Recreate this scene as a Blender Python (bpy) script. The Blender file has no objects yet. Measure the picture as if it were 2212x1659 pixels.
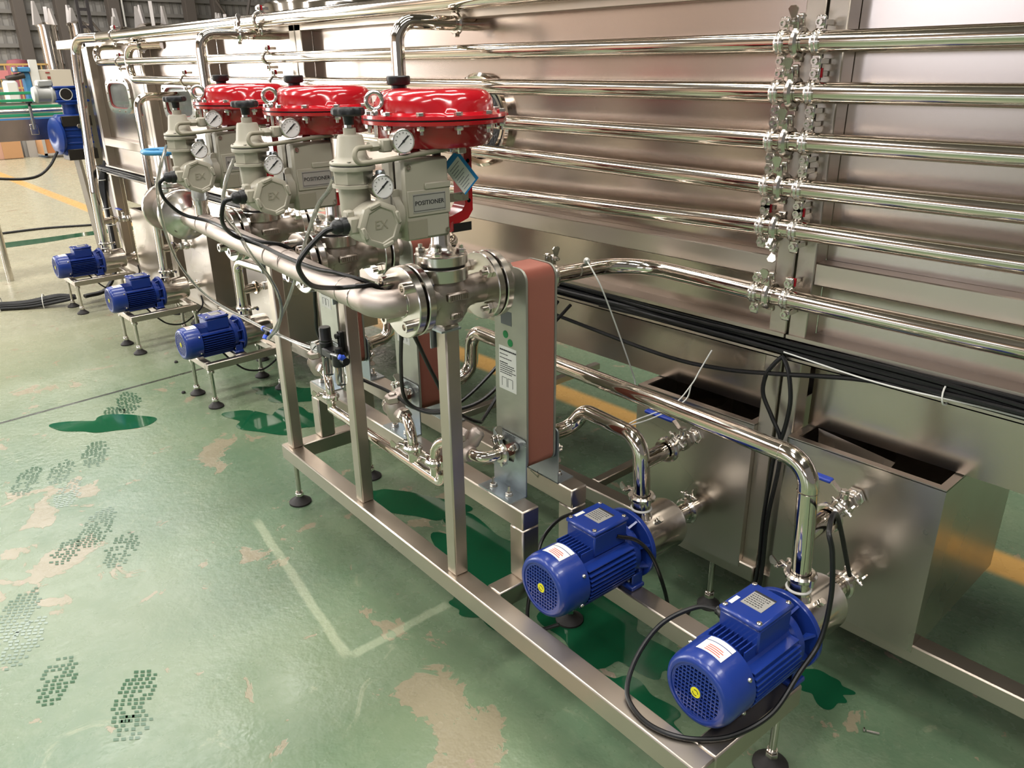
import bpy, bmesh, math, random
from mathutils import Vector as V, Matrix
PI = math.pi
random.seed(7)
scene = bpy.context.scene
COL = scene.collection

# ------------------------------------------------------------------ camera
def camera():
    yaw, pit, rol = (math.radians(a) for a in (137.997, -22.032, -0.692))
    f = V((math.cos(pit) * math.cos(yaw), math.cos(pit) * math.sin(yaw), math.sin(pit)))
    r = f.cross(V((0, 0, 1))).normalized()
    u = r.cross(f)
    c, s = math.cos(rol), math.sin(rol)
    r2, u2 = c * r + s * u, -s * r + c * u
    m = Matrix((r2, u2, -f)).transposed().to_4x4()
    m.translation = (0, 0, 1.6)
    cd = bpy.data.cameras.new('camera')
    cd.sensor_fit = 'HORIZONTAL'
    cd.sensor_width = 36
    cd.lens = 1707.2 / 2212 * 36
    cd.clip_start = .05
    cd.clip_end = 200
    o = bpy.data.objects.new('camera', cd)
    o.matrix_world = m
    COL.objects.link(o)
    scene.camera = o
camera()

# ------------------------------------------------------------------ light
vs = scene.view_settings
vs.view_transform = 'Standard'
vs.look = 'None'
vs.gamma = 1
vs.use_curve_mapping = False
vs.exposure = 0.72
cy = scene.cycles
cy.max_bounces, cy.glossy_bounces, cy.diffuse_bounces, cy.transmission_bounces = 6, 5, 2, 6
cy.adaptive_threshold = .05
cy.adaptive_min_samples = 16
cy.caustics_reflective = cy.caustics_refractive = False
W = bpy.data.worlds.new('hall_air')
scene.world = W
W.use_nodes = True
W.node_tree.nodes['Background'].inputs[0].default_value = (1, .97, .94, 1)
W.node_tree.nodes['Background'].inputs[1].default_value = .12

def area(name, loc, size, power, rot, color=(1, 1, 1)):
    d = bpy.data.lights.new(name, 'AREA')
    d.shape = 'RECTANGLE'
    d.size, d.size_y = size
    d.energy = power
    d.color = color
    o = bpy.data.objects.new(name, d)
    o.location = loc
    o.rotation_euler = rot
    COL.objects.link(o)
    return o
# roof skylight strips of the hall, running across the hall
for i, x in enumerate((-21, -16, -11, -6, -1, 4)):
    for k, y in enumerate((-5.5, 2.5)):
        area('roof_skylight_lamp', (x, y, 8.8), (1.0, 6.0), 270, (0, 0, 0), (1, .965, .915))
# open hall door with daylight in the far end wall, beside the machine line
area('daylight_door_lamp', (-26.2, -9, 3.4), (6.4, 10.0), 2000, (PI / 2, 0, -PI / 2), (1, .985, .96))
# window band high in the side wall behind the photographer
for x in (-6.7, -.5, 6):
    area('side_window_lamp', (x, -14.55, 2.7), (4.2, 1.9), 85, (PI / 2, 0, 0), (.80, .87, 1))

# ------------------------------------------------------------------ materials
M = {}
def nodes(m):
    m.use_nodes = True
    return m.node_tree.nodes, m.node_tree.links, m.node_tree.nodes['Principled BSDF']
def srgb(r, g, b):
    f = lambda c: (c / 255 / 12.92) if c <= 10 else ((c / 255 + .055) / 1.055) ** 2.4
    return (f(r), f(g), f(b), 1)
def mat(name, col, rough=.5, metal=0., spec=.5, coat=0., noise=0., nscale=30., detail=5, bump=0., bscale=200., stretch=None, trans=0., ior=1.45, emit=0.):
    m = bpy.data.materials.new(name)
    N, L, p = nodes(m)
    c = srgb(*col)
    p.inputs['Base Color'].default_value = c
    p.inputs['Roughness'].default_value = rough
    p.inputs['Metallic'].default_value = metal
    p.inputs['Specular IOR Level'].default_value = spec
    p.inputs['Coat Weight'].default_value = coat
    p.inputs['Coat Roughness'].default_value = .08
    p.inputs['Transmission Weight'].default_value = trans
    p.inputs['IOR'].default_value = ior
    if emit:
        p.inputs['Emission Color'].default_value = c
        p.inputs['Emission Strength'].default_value = emit
    if noise or bump:
        tc = N.new('ShaderNodeTexCoord')
        mp = N.new('ShaderNodeMapping')
        L.new(tc.outputs['Object'], mp.inputs[0])
        if stretch:
            mp.inputs['Scale'].default_value = stretch
        nt = N.new('ShaderNodeTexNoise')
        nt.inputs['Scale'].default_value = nscale
        nt.inputs['Detail'].default_value = detail
        L.new(mp.outputs[0], nt.inputs[0])
        if noise:
            r1 = N.new('ShaderNodeMapRange')
            r1.inputs['From Min'].default_value = .3
            r1.inputs['From Max'].default_value = .7
            r1.inputs['To Min'].default_value = max(0, rough - noise)
            r1.inputs['To Max'].default_value = min(1, rough + noise)
            L.new(nt.outputs[0], r1.inputs[0])
            L.new(r1.outputs[0], p.inputs['Roughness'])
            mx = N.new('ShaderNodeMixRGB')
            mx.inputs[1].default_value = c
            mx.inputs[2].default_value = tuple(v * (1 - noise * 1.3) for v in c[:3]) + (1,)
            L.new(nt.outputs[0], mx.inputs[0])
            L.new(mx.outputs[0], p.inputs['Base Color'])
        if bump:
            n2 = N.new('ShaderNodeTexNoise')
            n2.inputs['Scale'].default_value = bscale
            n2.inputs['Detail'].default_value = 3
            L.new(mp.outputs[0], n2.inputs[0])
            b = N.new('ShaderNodeBump')
            b.inputs['Strength'].default_value = bump
            b.inputs['Distance'].default_value = .002
            L.new(n2.outputs[0], b.inputs['Height'])
            L.new(b.outputs[0], p.inputs['Normal'])
    M[name] = m
    return m
mat('panel_steel', (194, 182, 174), .22, 1, noise=.03, nscale=1.3, detail=1)
mat('tube_steel', (192, 182, 170), .36, 1, noise=.05, nscale=5, detail=2)
mat('tank_steel', (196, 188, 178), .30, 1, noise=.07, nscale=3, detail=2)
mat('polished_steel', (216, 207, 196), .09, 1)
mat('satin_pipe', (192, 180, 172), .5, .9, noise=.06, nscale=18, detail=3)
mat('bright_steel', (208, 202, 194), .2, 1)
mat('machined_steel', (210, 204, 196), .22, 1)
mat('cast_steel', (158, 148, 138), .44, 1, noise=.10, nscale=30, bump=.12, bscale=300)
mat('zinc_plate', (176, 186, 192), .34, .9, noise=.12, nscale=9)
mat('dark_steel', (70, 66, 62), .45, .8)
mat('exchanger_plate', (176, 178, 166), .42, .75, noise=.08, nscale=12)
mat('copper_pack', (170, 110, 94), .45, .3)
mat('red_paint', (176, 18, 30), .18, 0, .6, coat=.6)
mat('beige_paint', (170, 164, 148), .42, 0, .45)
mat('beige_shade', (150, 144, 126), .5, 0, .4)
mat('blue_paint', (27, 52, 128), .28, 0, .5, coat=.2)
mat('gear_blue', (24, 60, 140), .34, 0, .5)
mat('handle_blue', (40, 66, 165), .35)
mat('wheel_blue', (66, 140, 190), .35)
mat('black_plastic', (26, 26, 27), .4)
mat('black_rubber', (38, 35, 34), .62)
mat('cable_black', (16, 16, 17), .38)
mat('hole_black', (9, 10, 14), .8, spec=.1)
mat('white_plastic', (232, 230, 224), .45)
mat('paper_white', (226, 226, 220), .55)
mat('print_black', (40, 40, 42), .6)
mat('print_grey', (130, 132, 136), .6)
mat('print_red', (206, 96, 80), .6)
mat('label_metal', (186, 184, 178), .4, .5)
mat('sticker_green', (20, 130, 70), .5)
mat('badge_yellow', (222, 214, 40), .45)
mat('dial_white', (228, 224, 222), .35)
mat('tag_blue', (40, 130, 190), .45)
mat('plastic_tube', (222, 222, 216), .12, 0, .5, trans=.75, ior=1.25)
mat('plastic_bowl', (235, 236, 232), .06, 0, .5, trans=.92, ior=1.3)
mat('window_pane', (225, 230, 228), .06, 0, .5, trans=.85, ior=1.1)
mat('fitting_blue', (60, 95, 215), .35)
mat('valve_red', (180, 30, 40), .4)
mat('gasket_red', (150, 60, 56), .6)
mat('hall_brown', (200, 180, 166), .7)
mat('hall_dark', (120, 106, 97), .7)
mat('wall_sheet', (176, 172, 166), .6, .1)
mat('wall_rib', (150, 146, 141), .6, .1)
mat('column_grey', (112, 104, 98), .55)
mat('roof_sheet', (112, 108, 106), .7)
mat('brick_board', (205, 203, 196), .8)
mat('cardboard', (196, 150, 108), .8)
mat('carton_pink', (206, 160, 138), .8)
mat('plywood', (196, 128, 78), .7, noise=.1, nscale=12)
mat('crate_edge', (176, 172, 166), .6)
mat('green_rail', (58, 160, 110), .4)
mat('blue_strip', (80, 140, 200), .4)
mat('cabinet_cream', (205, 196, 180), .5)
mat('machine_blue', (74, 138, 186), .45)
mat('rail_yellow', (214, 176, 110), .5)
mat('pink_sheet', (222, 140, 140), .6)
mat('red_drum', (150, 84, 92), .6)
mat('fin_grey', (196, 190, 188), .45, .2)
mat('motor_grey', (178, 178, 174), .45, .3)
mat('ladder_dark', (62, 58, 60), .5)
mat('wet_green', (20, 78, 50), .06, 0, .5)
mat('tread_green', (58, 92, 66), .14, 0, .5)
mat('drain_white', (236, 234, 230), .5)
mat('wrap_film', (226, 226, 226), .25, 0, .6, trans=.4, bump=.9, bscale=60)
mat('mesh_black', (30, 32, 34), .3, .3, noise=.1, bump=.9, bscale=120)

def floor_material():
    m = bpy.data.materials.new('green_epoxy_floor')
    N, L, p = nodes(m)
    geo = N.new('ShaderNodeNewGeometry')
    sep = N.new('ShaderNodeSeparateXYZ')
    L.new(geo.outputs['Position'], sep.inputs[0])
    def noise(scale, detail=4, rough=.55, dist=0., off=0.):
        n = N.new('ShaderNodeTexNoise')
        n.inputs['Scale'].default_value = scale
        n.inputs['Detail'].default_value = detail
        n.inputs['Roughness'].default_value = rough
        n.inputs['Distortion'].default_value = dist
        if off:
            a = N.new('ShaderNodeVectorMath')
            a.operation = 'ADD'
            L.new(geo.outputs['Position'], a.inputs[0])
            a.inputs[1].default_value = (off, off * .7, 0)
            L.new(a.outputs[0], n.inputs[0])
        else:
            L.new(geo.outputs['Position'], n.inputs[0])
        return n.outputs[0]
    def mth(op, a, b=0., c=None, clamp=False):
        n = N.new('ShaderNodeMath')
        n.operation = op
        n.use_clamp = clamp
        for i, v in enumerate((a, b, c)):
            if v is None:
                continue
            if isinstance(v, (int, float)):
                n.inputs[i].default_value = v
            else:
                L.new(v, n.inputs[i])
        return n.outputs[0]
    def step(v, lo, hi):
        n = N.new('ShaderNodeMapRange')
        n.interpolation_type = 'SMOOTHSTEP'
        L.new(v, n.inputs[0])
        n.inputs[1].default_value = lo
        n.inputs[2].default_value = hi
        return n.outputs[0]
    def mix(f, a, b):
        n = N.new('ShaderNodeMixRGB')
        if isinstance(f, (int, float)):
            n.inputs[0].default_value = f
        else:
            L.new(f, n.inputs[0])
        for i, v in ((1, a), (2, b)):
            if isinstance(v, tuple):
                n.inputs[i].default_value = v
            else:
                L.new(v, n.inputs[i])
        return n.outputs[0]
    X, Y = sep.outputs[0], sep.outputs[1]
    warp = mth('MULTIPLY_ADD', noise(5.5, 4, .6), 1.0, -.5)
    base = mix(step(noise(.9, 5, .6), .35, .65), srgb(88, 112, 86), srgb(108, 124, 96))
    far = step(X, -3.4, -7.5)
    base = mix(mth('MULTIPLY', far, .8), base, srgb(182, 172, 146))  # paler with distance: the hall's milky reflection painted into the base colour
    base = mix(mth('MULTIPLY', step(noise(26, 6, .7), .45, .8), .45), base, srgb(122, 134, 108))
    scr = step(noise(3.2, 8, .75, 2.2, 5), .60, .68)
    base = mix(mth('MULTIPLY', scr, .5), base, srgb(146, 152, 124))
    # bare worn patches of screed in the paint
    wn = noise(5.5, 5, .62, .5, 31)
    for cx, cy, r in ((-2.8, .33, .42), (-3.28, 1.09, .30), (-3.25, .52, .34), (-2.26, 1.53, .26), (-1.66, 1.02, .17), (-1.44, .98, .2), (-1.27, .95, .2), (-2.42, .90, .14), (-1.15, .85, .2), (-4.6, .7, .3)):
        vd = N.new('ShaderNodeVectorMath')
        vd.operation = 'DISTANCE'
        L.new(geo.outputs['Position'], vd.inputs[0])
        vd.inputs[1].default_value = (cx, cy, 0)
        wn = mth('MULTIPLY_ADD', step(vd.outputs['Value'], r, 0.), .17, wn)
    worn = step(wn, .635, .65)
    base = mix(mth('MULTIPLY', worn, .7), base, srgb(146, 130, 108))
    worn2 = step(noise(3.7, 5, .6, .3, 57), .69, .70)
    base = mix(mth('MULTIPLY', worn2, .7), base, srgb(150, 130, 116))
    rough = mth('MULTIPLY_ADD', noise(7, 4, .65, off=3), .30, .12)
    # concrete joints
    def line(axis, c, slope, w, wob=.01):
        a, b = (X, Y) if axis == 'x' else (Y, X)
        d = mth('ADD', mth('MULTIPLY_ADD', b, -slope, a), -c)
        d = mth('ABSOLUTE', mth('MULTIPLY_ADD', warp, wob, d))
        return step(d, w, w * .5)
    j1 = line('x', FLOOR_J1[0], FLOOR_J1[1], .016)
    base = mix(mth('MULTIPLY', j1, .95), base, srgb(40, 44, 36))
    for c, s, lo, hi in FLOOR_SEAMS:
        l2 = line('x', c, s, .022, .03)
        msk = mth('MULTIPLY', step(Y, lo, lo + .03), step(Y, hi, hi - .03))
        base = mix(mth('MULTIPLY', mth('MULTIPLY', l2, msk), .35), base, srgb(180, 188, 158))
    l3 = line('y', FLOOR_SEAM_Y[0], FLOOR_SEAM_Y[1], .02, .03)
    msk = mth('MULTIPLY', step(X, -2.62, -2.55), step(X, -1.68, -1.73))
    base = mix(mth('MULTIPLY', mth('MULTIPLY', l3, msk), .35), base, srgb(184, 190, 160))
    # painted yellow lane stripes
    for c, s, w in FLOOR_STRIPES:
        st = line('y', c, s, w, .012)
        base = mix(mth('MULTIPLY', st, .9), base, srgb(214, 164, 88))
    r = rough
    L.new(base, p.inputs['Base Color'])
    L.new(r, p.inputs['Roughness'])
    p.inputs['Specular IOR Level'].default_value = .55
    bm = N.new('ShaderNodeBump')
    bm.inputs['Strength'].default_value = .3
    bm.inputs['Distance'].default_value = .004
    hgt = noise(38, 2, .6, off=2)
    hgt = mth('MULTIPLY_ADD', worn, -.3, hgt)
    L.new(hgt, bm.inputs['Height'])
    L.new(bm.outputs[0], p.inputs['Normal'])
    M['floor'] = m

# ------------------------------------------------------------------ mesh helpers
SK = math.radians(-2.759)
def SW(p):
    c, s = math.cos(SK), math.sin(SK)
    return V((c * p[0] - s * p[1], s * p[0] + c * p[1], p[2]))
class MB:
    """collects primitives into one mesh"""
    def __init__(s):
        s.v, s.f, s.M = [], [], Matrix.Identity(4)
    def at(s, m):
        s.M = m
        return s
    def add(s, vs, fs):
        n = len(s.v)
        s.v += [s.M @ V(p) for p in vs]
        s.f += [tuple(i + n for i in f) for f in fs]
        return s
    def box(s, a, b, c=0.):
        x0, y0, z0 = (min(a[i], b[i]) for i in range(3))
        x1, y1, z1 = (max(a[i], b[i]) for i in range(3))
        c = min(c, (x1 - x0) * .45, (y1 - y0) * .45, (z1 - z0) * .45)
        if c <= 0:
            vs = [(x, y, z) for z in (z0, z1) for y in (y0, y1) for x in (x0, x1)]
            return s.add(vs, [(0, 2, 3, 1), (4, 5, 7, 6), (0, 1, 5, 4), (2, 6, 7, 3), (0, 4, 6, 2), (1, 3, 7, 5)])
        vs, ix = [], {}
        for i, (x, sx) in enumerate(((x0, 1), (x1, -1))):
            for j, (y, sy) in enumerate(((y0, 1), (y1, -1))):
                for k, (z, sz) in enumerate(((z0, 1), (z1, -1))):
                    for ax, p in enumerate(((x, y + sy * c, z + sz * c), (x + sx * c, y, z + sz * c), (x + sx * c, y + sy * c, z))):
                        ix[i, j, k, ax] = len(vs)
                        vs.append(p)
        F = []
        for i in (0, 1):
            q = [(i, 0, 0), (i, 1, 0), (i, 1, 1), (i, 0, 1)]
            F.append(tuple(ix[a + (0,)] for a in (q if i else q[::-1])))
            q = [(0, i, 0), (0, i, 1), (1, i, 1), (1, i, 0)]
            F.append(tuple(ix[a + (1,)] for a in (q if i else q[::-1])))
            q = [(0, 0, i), (1, 0, i), (1, 1, i), (0, 1, i)]
            F.append(tuple(ix[a + (2,)] for a in (q if i else q[::-1])))
        for i in (0, 1):
            for j in (0, 1):
                F.append((ix[i, j, 0, 0], ix[i, j, 1, 0], ix[i, j, 1, 1], ix[i, j, 0, 1]))
                F.append((ix[i, 0, j, 0], ix[i, 1, j, 0], ix[i, 1, j, 2], ix[i, 0, j, 2]))
                F.append((ix[0, i, j, 1], ix[1, i, j, 1], ix[1, i, j, 2], ix[0, i, j, 2]))
                for k in (0, 1):
                    F.append((ix[i, j, k, 0], ix[i, j, k, 1], ix[i, j, k, 2]))
        return s.add(vs, F)
    def lathe(s, prof, o=(0, 0, 0), ax=(0, 0, 1), n=24, mod=None, closed=False):
        """prof: (radius, height) pairs along ax"""
        ax = V(ax).normalized()
        t = V((0, 0, 1)) if abs(ax.z) < .9 else V((1, 0, 0))
        e1 = ax.cross(t).normalized() if abs(ax.z) < .9 else V((1, 0, 0))
        e2 = ax.cross(e1)
        o = V(o)
        vs, fs, rings = [], [], []
        for r, h in prof:
            if r < 1e-6:
                rings.append([len(vs)] * n)
                vs.append(o + ax * h)
            else:
                rings.append(list(range(len(vs), len(vs) + n)))
                for i in range(n):
                    a = 2 * PI * i / n
                    rr = r * (mod(a, h) if mod else 1)
                    vs.append(o + ax * h + e1 * rr * math.cos(a) + e2 * rr * math.sin(a))
        seq = list(zip(rings, rings[1:]))
        if closed:
            seq.append((rings[-1], rings[0]))
        for A, B in seq:
            for i in range(n):
                j = (i + 1) % n
                q = []
                for k in (A[i], A[j], B[j], B[i]):
                    if k not in q:
                        q.append(k)
                if len(q) > 2:
                    fs.append(tuple(q))
        if not closed:
            if prof[0][0] > 1e-6:
                fs.append(tuple(rings[0][::-1]))
            if prof[-1][0] > 1e-6:
                fs.append(tuple(rings[-1]))
        return s.add(vs, fs)
    def cyl(s, a, b, r, n=20, c=0.):
        a, b = V(a), V(b)
        h = (b - a).length
        c = min(c, h * .4, r * .4)
        pr = [(r, 0), (r, h)] if c <= 0 else [(r - c, 0), (r, c), (r, h - c), (r - c, h)]
        return s.lathe(pr, a, b - a, n)
    def torus(s, o, ax, R, r, n=24, k=10):
        return s.lathe([(R + r * math.cos(2 * PI * i / k), r * math.sin(2 * PI * i / k)) for i in range(k)], o, ax, n, closed=True)
    def ball(s, o, r, n=16, sz=1.):
        return s.lathe([(max(0, r * math.sin(PI * i / 8)) if 0 < i < 8 else 0, -r * sz * math.cos(PI * i / 8)) for i in range(9)], o, (0, 0, 1), n)
    def hexn(s, o, ax, r, h):
        return s.lathe([(r * .9, 0), (r, h * .12), (r, h * .88), (r * .9, h)], o, ax, 6)
    def bolt(s, o, ax, r, h):
        s.hexn(o, ax, r, h)
        a = V(ax).normalized()
        return s.cyl(V(o) + a * h, V(o) + a * h * 1.7, r * .5, 8)
    def tube(s, pts, r, fil=.06, n=16, caps=True, sub=7):
        path = fillet(pts, fil, sub)
        return s.sweep(path, r, n, caps)
    def sweep(s, path, r, n=12, caps=True):
        P = [V(p) for p in path]
        rs = r if isinstance(r, (list, tuple)) else [r] * len(P)
        vs, fs = [], []
        t0 = (P[1] - P[0]).normalized()
        up = V((0, 0, 1)) if abs(t0.z) < .95 else V((1, 0, 0))
        e = t0.cross(up).normalized()
        for i, p in enumerate(P):
            if i == 0:
                t = t0
            elif i == len(P) - 1:
                t = (P[i] - P[i - 1]).normalized()
            else:
                t = ((P[i] - P[i - 1]).normalized() + (P[i + 1] - P[i]).normalized())
                t = t.normalized() if t.length > 1e-6 else (P[i + 1] - P[i]).normalized()
            e = (e - t * e.dot(t)).normalized()
            g = t.cross(e)
            for k in range(n):
                a = 2 * PI * k / n
                vs.append(p + (e * math.cos(a) + g * math.sin(a)) * rs[i])
        for i in range(len(P) - 1):
            for k in range(n):
                j = (k + 1) % n
                fs.append((i * n + k, i * n + j, (i + 1) * n + j, (i + 1) * n + k))
        if caps:
            fs.append(tuple(range(n))[::-1])
            fs.append(tuple((len(P) - 1) * n + k for k in range(n)))
        return s.add(vs, fs)
    def prism(s, poly, o, u, w, d):
        """poly (a,b) in plane u,w at o, extruded by vector d"""
        o, u, w, d = V(o), V(u), V(w), V(d)
        n = len(poly)
        A = [o + u * a + w * b for a, b in poly]
        vs = A + [p + d for p in A]
        fs = [tuple(range(n))[::-1], tuple(range(n, 2 * n))] + [(i, (i + 1) % n, n + (i + 1) % n, n + i) for i in range(n)]
        return s.add(vs, fs)
    def holed(s, poly, hole, o, u, w, d):
        """plate with one hole; both outlines have the same number of points"""
        o, u, w, d = V(o), V(u), V(w), V(d)
        n = len(poly)
        A = [o + u * a + w * b for a, b in poly]
        B = [o + u * a + w * b for a, b in hole]
        vs = A + B + [p + d for p in A] + [p + d for p in B]
        fs = []
        for i in range(n):
            j = (i + 1) % n
            fs += [(i, n + i, n + j, j), (2 * n + i, 2 * n + j, 3 * n + j, 3 * n + i), (i, j, 2 * n + j, 2 * n + i), (n + i, 3 * n + i, 3 * n + j, n + j)]
        return s.add(vs, fs)
def fillet(pts, fil, sub=7):
    P = [V(p) for p in pts]
    if len(P) < 3:
        return P
    fl = fil if isinstance(fil, (list, tuple)) else [fil] * (len(P) - 2)
    out = [P[0]]
    for i in range(1, len(P) - 1):
        a, b, c = P[i - 1], P[i], P[i + 1]
        d1, d2 = (a - b), (c - b)
        l1, l2 = d1.length, d2.length
        d1.normalize()
        d2.normalize()
        ang = d1.angle(d2)
        if ang > PI - .02:
            out.append(b)
            continue
        t = min(fl[i - 1] / math.tan(ang / 2), l1 * .49 if i > 1 else l1 * .98, l2 * .49 if i < len(P) - 2 else l2 * .98)
        r = t * math.tan(ang / 2)
        cen = b + (d1 + d2).normalized() * (r / math.sin(ang / 2))
        p0, p1 = b + d1 * t, b + d2 * t
        v0, v1 = p0 - cen, p1 - cen
        th = v0.angle(v1)
        for k in range(sub + 1):
            f = k / sub
            out.append(cen + (v0 * math.sin((1 - f) * th) + v1 * math.sin(f * th)) / math.sin(th))
    out.append(P[-1])
    return out
def spline(pts, sub=8):
    P = [V(p) for p in pts]
    P = [P[0] * 2 - P[1]] + P + [P[-1] * 2 - P[-2]]
    out = []
    for i in range(1, len(P) - 2):
        a, b, c, d = P[i - 1], P[i], P[i + 1], P[i + 2]
        for k in range(sub):
            t = k / sub
            out.append(.5 * ((2 * b) + (c - a) * t + (2 * a - 5 * b + 4 * c - d) * t * t + (3 * b - a - 3 * c + d) * t ** 3))
    out.append(P[-2])
    return out
def rrect(w, h, r, n=5):
    o = []
    for cx, cy, a0 in ((w / 2 - r, h / 2 - r, 0), (-w / 2 + r, h / 2 - r, 90), (-w / 2 + r, -h / 2 + r, 180), (w / 2 - r, -h / 2 + r, 270)):
        for k in range(n):
            a = math.radians(a0 + 90 * k / (n - 1))
            o.append((cx + r * math.cos(a), cy + r * math.sin(a)))
    return o
def star(cx, cy, poly, r):
    """circle points on the rays to the poly's points, seen from (cx, cy)"""
    o = []
    for a, b in poly:
        t = math.atan2(b - cy, a - cx)
        o.append((cx + r * math.cos(t), cy + r * math.sin(t)))
    return o

def mesh(name, mb, m, sharp=38):
    me = bpy.data.meshes.new(name)
    me.from_pydata([tuple(p) for p in mb.v], [], mb.f)
    bm = bmesh.new()
    bm.from_mesh(me)
    bmesh.ops.recalc_face_normals(bm, faces=bm.faces)
    bm.to_mesh(me)
    bm.free()
    me.materials.append(M[m] if isinstance(m, str) else m)
    me.polygons.foreach_set('use_smooth', [True] * len(me.polygons))
    me.set_sharp_from_angle(angle=math.radians(sharp))
    return me
ORG = {}
def setp(o, label=None, cat=None, group=None, kind=None):
    for k, v in (('label', label), ('category', cat), ('group', group), ('kind', kind)):
        if v:
            o[k] = v
    return o
def thing(name, label, cat, loc=(0, 0, 0), frame='W', group=None, kind=None):
    """an Empty at the thing's base; frame S is the skid's own axes"""
    o = bpy.data.objects.new(name, None)
    o.empty_display_size = .05
    COL.objects.link(o)
    o.location = SW(loc) if frame == 'S' else loc
    if frame == 'S':
        o.rotation_euler = (0, 0, SK)
    ORG[o] = V(loc)
    return setp(o, label, cat, group, kind)
def part(name, mb, m, parent, label=None, kind=None, sharp=38):
    """mb is in the frame of the thing (not relative to its base)"""
    org = ORG[parent]
    for p in mb.v:
        p -= org
    o = bpy.data.objects.new(name, mesh(name, mb, m, sharp))
    COL.objects.link(o)
    o.parent = parent
    ORG[o] = org
    if label:
        o['label'] = label
    if kind:
        o['kind'] = kind
    return o
def solo(name, mb, m, label, cat, frame='W', group=None, kind=None, loc=None, sharp=38):
    """a thing that is one mesh"""
    if loc is None:
        xs = [p.x for p in mb.v]
        ys = [p.y for p in mb.v]
        loc = ((min(xs) + max(xs)) / 2, (min(ys) + max(ys)) / 2, min(p.z for p in mb.v))
    for p in mb.v:
        p -= V(loc)
    o = bpy.data.objects.new(name, mesh(name, mb, m, sharp))
    COL.objects.link(o)
    o.location = SW(loc) if frame == 'S' else loc
    if frame == 'S':
        o.rotation_euler = (0, 0, SK)
    ORG[o] = V(loc)
    return setp(o, label, cat, group, kind)
def kids(o):
    return [c for c in bpy.data.objects if c.parent == o]
def dup(o, shift=(0, 0, 0), label=None, group=None, frame='W', parent=None):
    c = o.copy()
    COL.objects.link(c)
    c.parent = parent
    if parent is None:
        c.location = V(o.location) + (SW(shift) if frame == 'S' else V(shift))
        if label:
            c['label'] = label
        if group:
            c['group'] = group
    for k in list(KIDS.get(o.name, kids(o))):
        dup(k, parent=c)
    return c
KIDS = {}
def lettering(txt, size, o, u, w, parent, m='print_black', depth=.0006, align='CENTER', name='lettering'):
    """flat raised print; o, u, w in the frame of the parent thing"""
    cu = bpy.data.curves.new('txt', 'FONT')
    cu.body = txt
    cu.size = size
    cu.extrude = depth
    cu.align_x = align
    cu.align_y = 'CENTER'
    cu.resolution_u = 2
    t = bpy.data.objects.new('txt', cu)
    COL.objects.link(t)
    dg = bpy.context.evaluated_depsgraph_get()
    me = bpy.data.meshes.new_from_object(t.evaluated_get(dg))
    bpy.data.objects.remove(t)
    u, w = V(u).normalized(), V(w).normalized()
    k = u.cross(w)
    R = Matrix((u, w, k)).transposed().to_4x4()
    R.translation = V(o) - ORG[parent]
    me.transform(R)
    me.name = name
    me.materials.clear()
    me.materials.append(M[m])
    ob = bpy.data.objects.new(name, me)
    COL.objects.link(ob)
    ob.parent = parent
    ORG[ob] = ORG[parent]
    return ob
# ------------------------------------------------------------------ the hall
FLOOR_J1 = (-4.27, -.05)
FLOOR_SEAMS = [(-1.715, .02, .87, 1.25)]
FLOOR_SEAM_Y = (.60, -.158)
FLOOR_STRIPES = [(2.75, 0., .10)]
floor_material()
def sstruct(name, mb, m):
    return solo(name, mb, m, None, None, kind='structure', loc=(0, 0, 0))
sstruct('floor', MB().box((-27, -15, -.1), (10, 17, 0)), 'floor')
def blot(cx, cy, rx, ry, ang, seed):
    rnd = random.Random(seed)
    ph = [(k, rnd.uniform(0, 6.28), rnd.uniform(.05, .34) / k ** .6) for k in range(2, 9)]
    ca, sa = math.cos(ang), math.sin(ang)
    vs = [(cx, cy, .0012)]
    n = 72
    for i in range(n):
        a = 2 * PI * i / n
        r = max(.35, 1 + sum(w * math.sin(k * a + p) for k, p, w in ph))
        u, v = rx * r * math.cos(a), ry * r * math.sin(a)
        vs.append((cx + u * ca - v * sa, cy + u * sa + v * ca, .0012))
    return MB().add(vs, [(0, 1 + i, 1 + (i + 1) % n) for i in range(n)])
for k, (lab, q) in enumerate((('dark green puddle left of the skid frame end', (-3.38, 1.50, .26, .13, .5)), ('dark green puddle beside the long floor joint at the left', (-3.92, .88, .20, .11, .9)),
        ('dark green puddle beside the rear feet of the nearest pump stand', (-3.62, 1.74, .26, .10, .6)), ('dark green puddle under the middle of the skid behind its post', (-2.27, 1.52, .24, .08, .3)),
        ('large dark puddle under the nearest heat exchanger', (-1.80, 1.50, .34, .10, -.1)), ('small dark puddle under the skid cross beam', (-1.57, 1.30, .12, .06, .4)),
        ('dark green puddle on the floor between the two skid pumps', (-1.27, 1.50, .26, .12, 0)), ('round dark puddle just past the end of the skid', (-.70, 1.765, .08, .055, .4)),
        ('dark green puddle inside the skid before the nearest pump', (-1.02, 1.33, .16, .08, 0)), ('long wet green band across the far floor', (-9.1, 1.7, .14, 1.3, 0)))):
    solo('puddle', blot(*q, 20 + k), 'wet_green', lab, 'puddle', loc=(q[0], q[1], 0))
rnd = random.Random(5)
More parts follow.
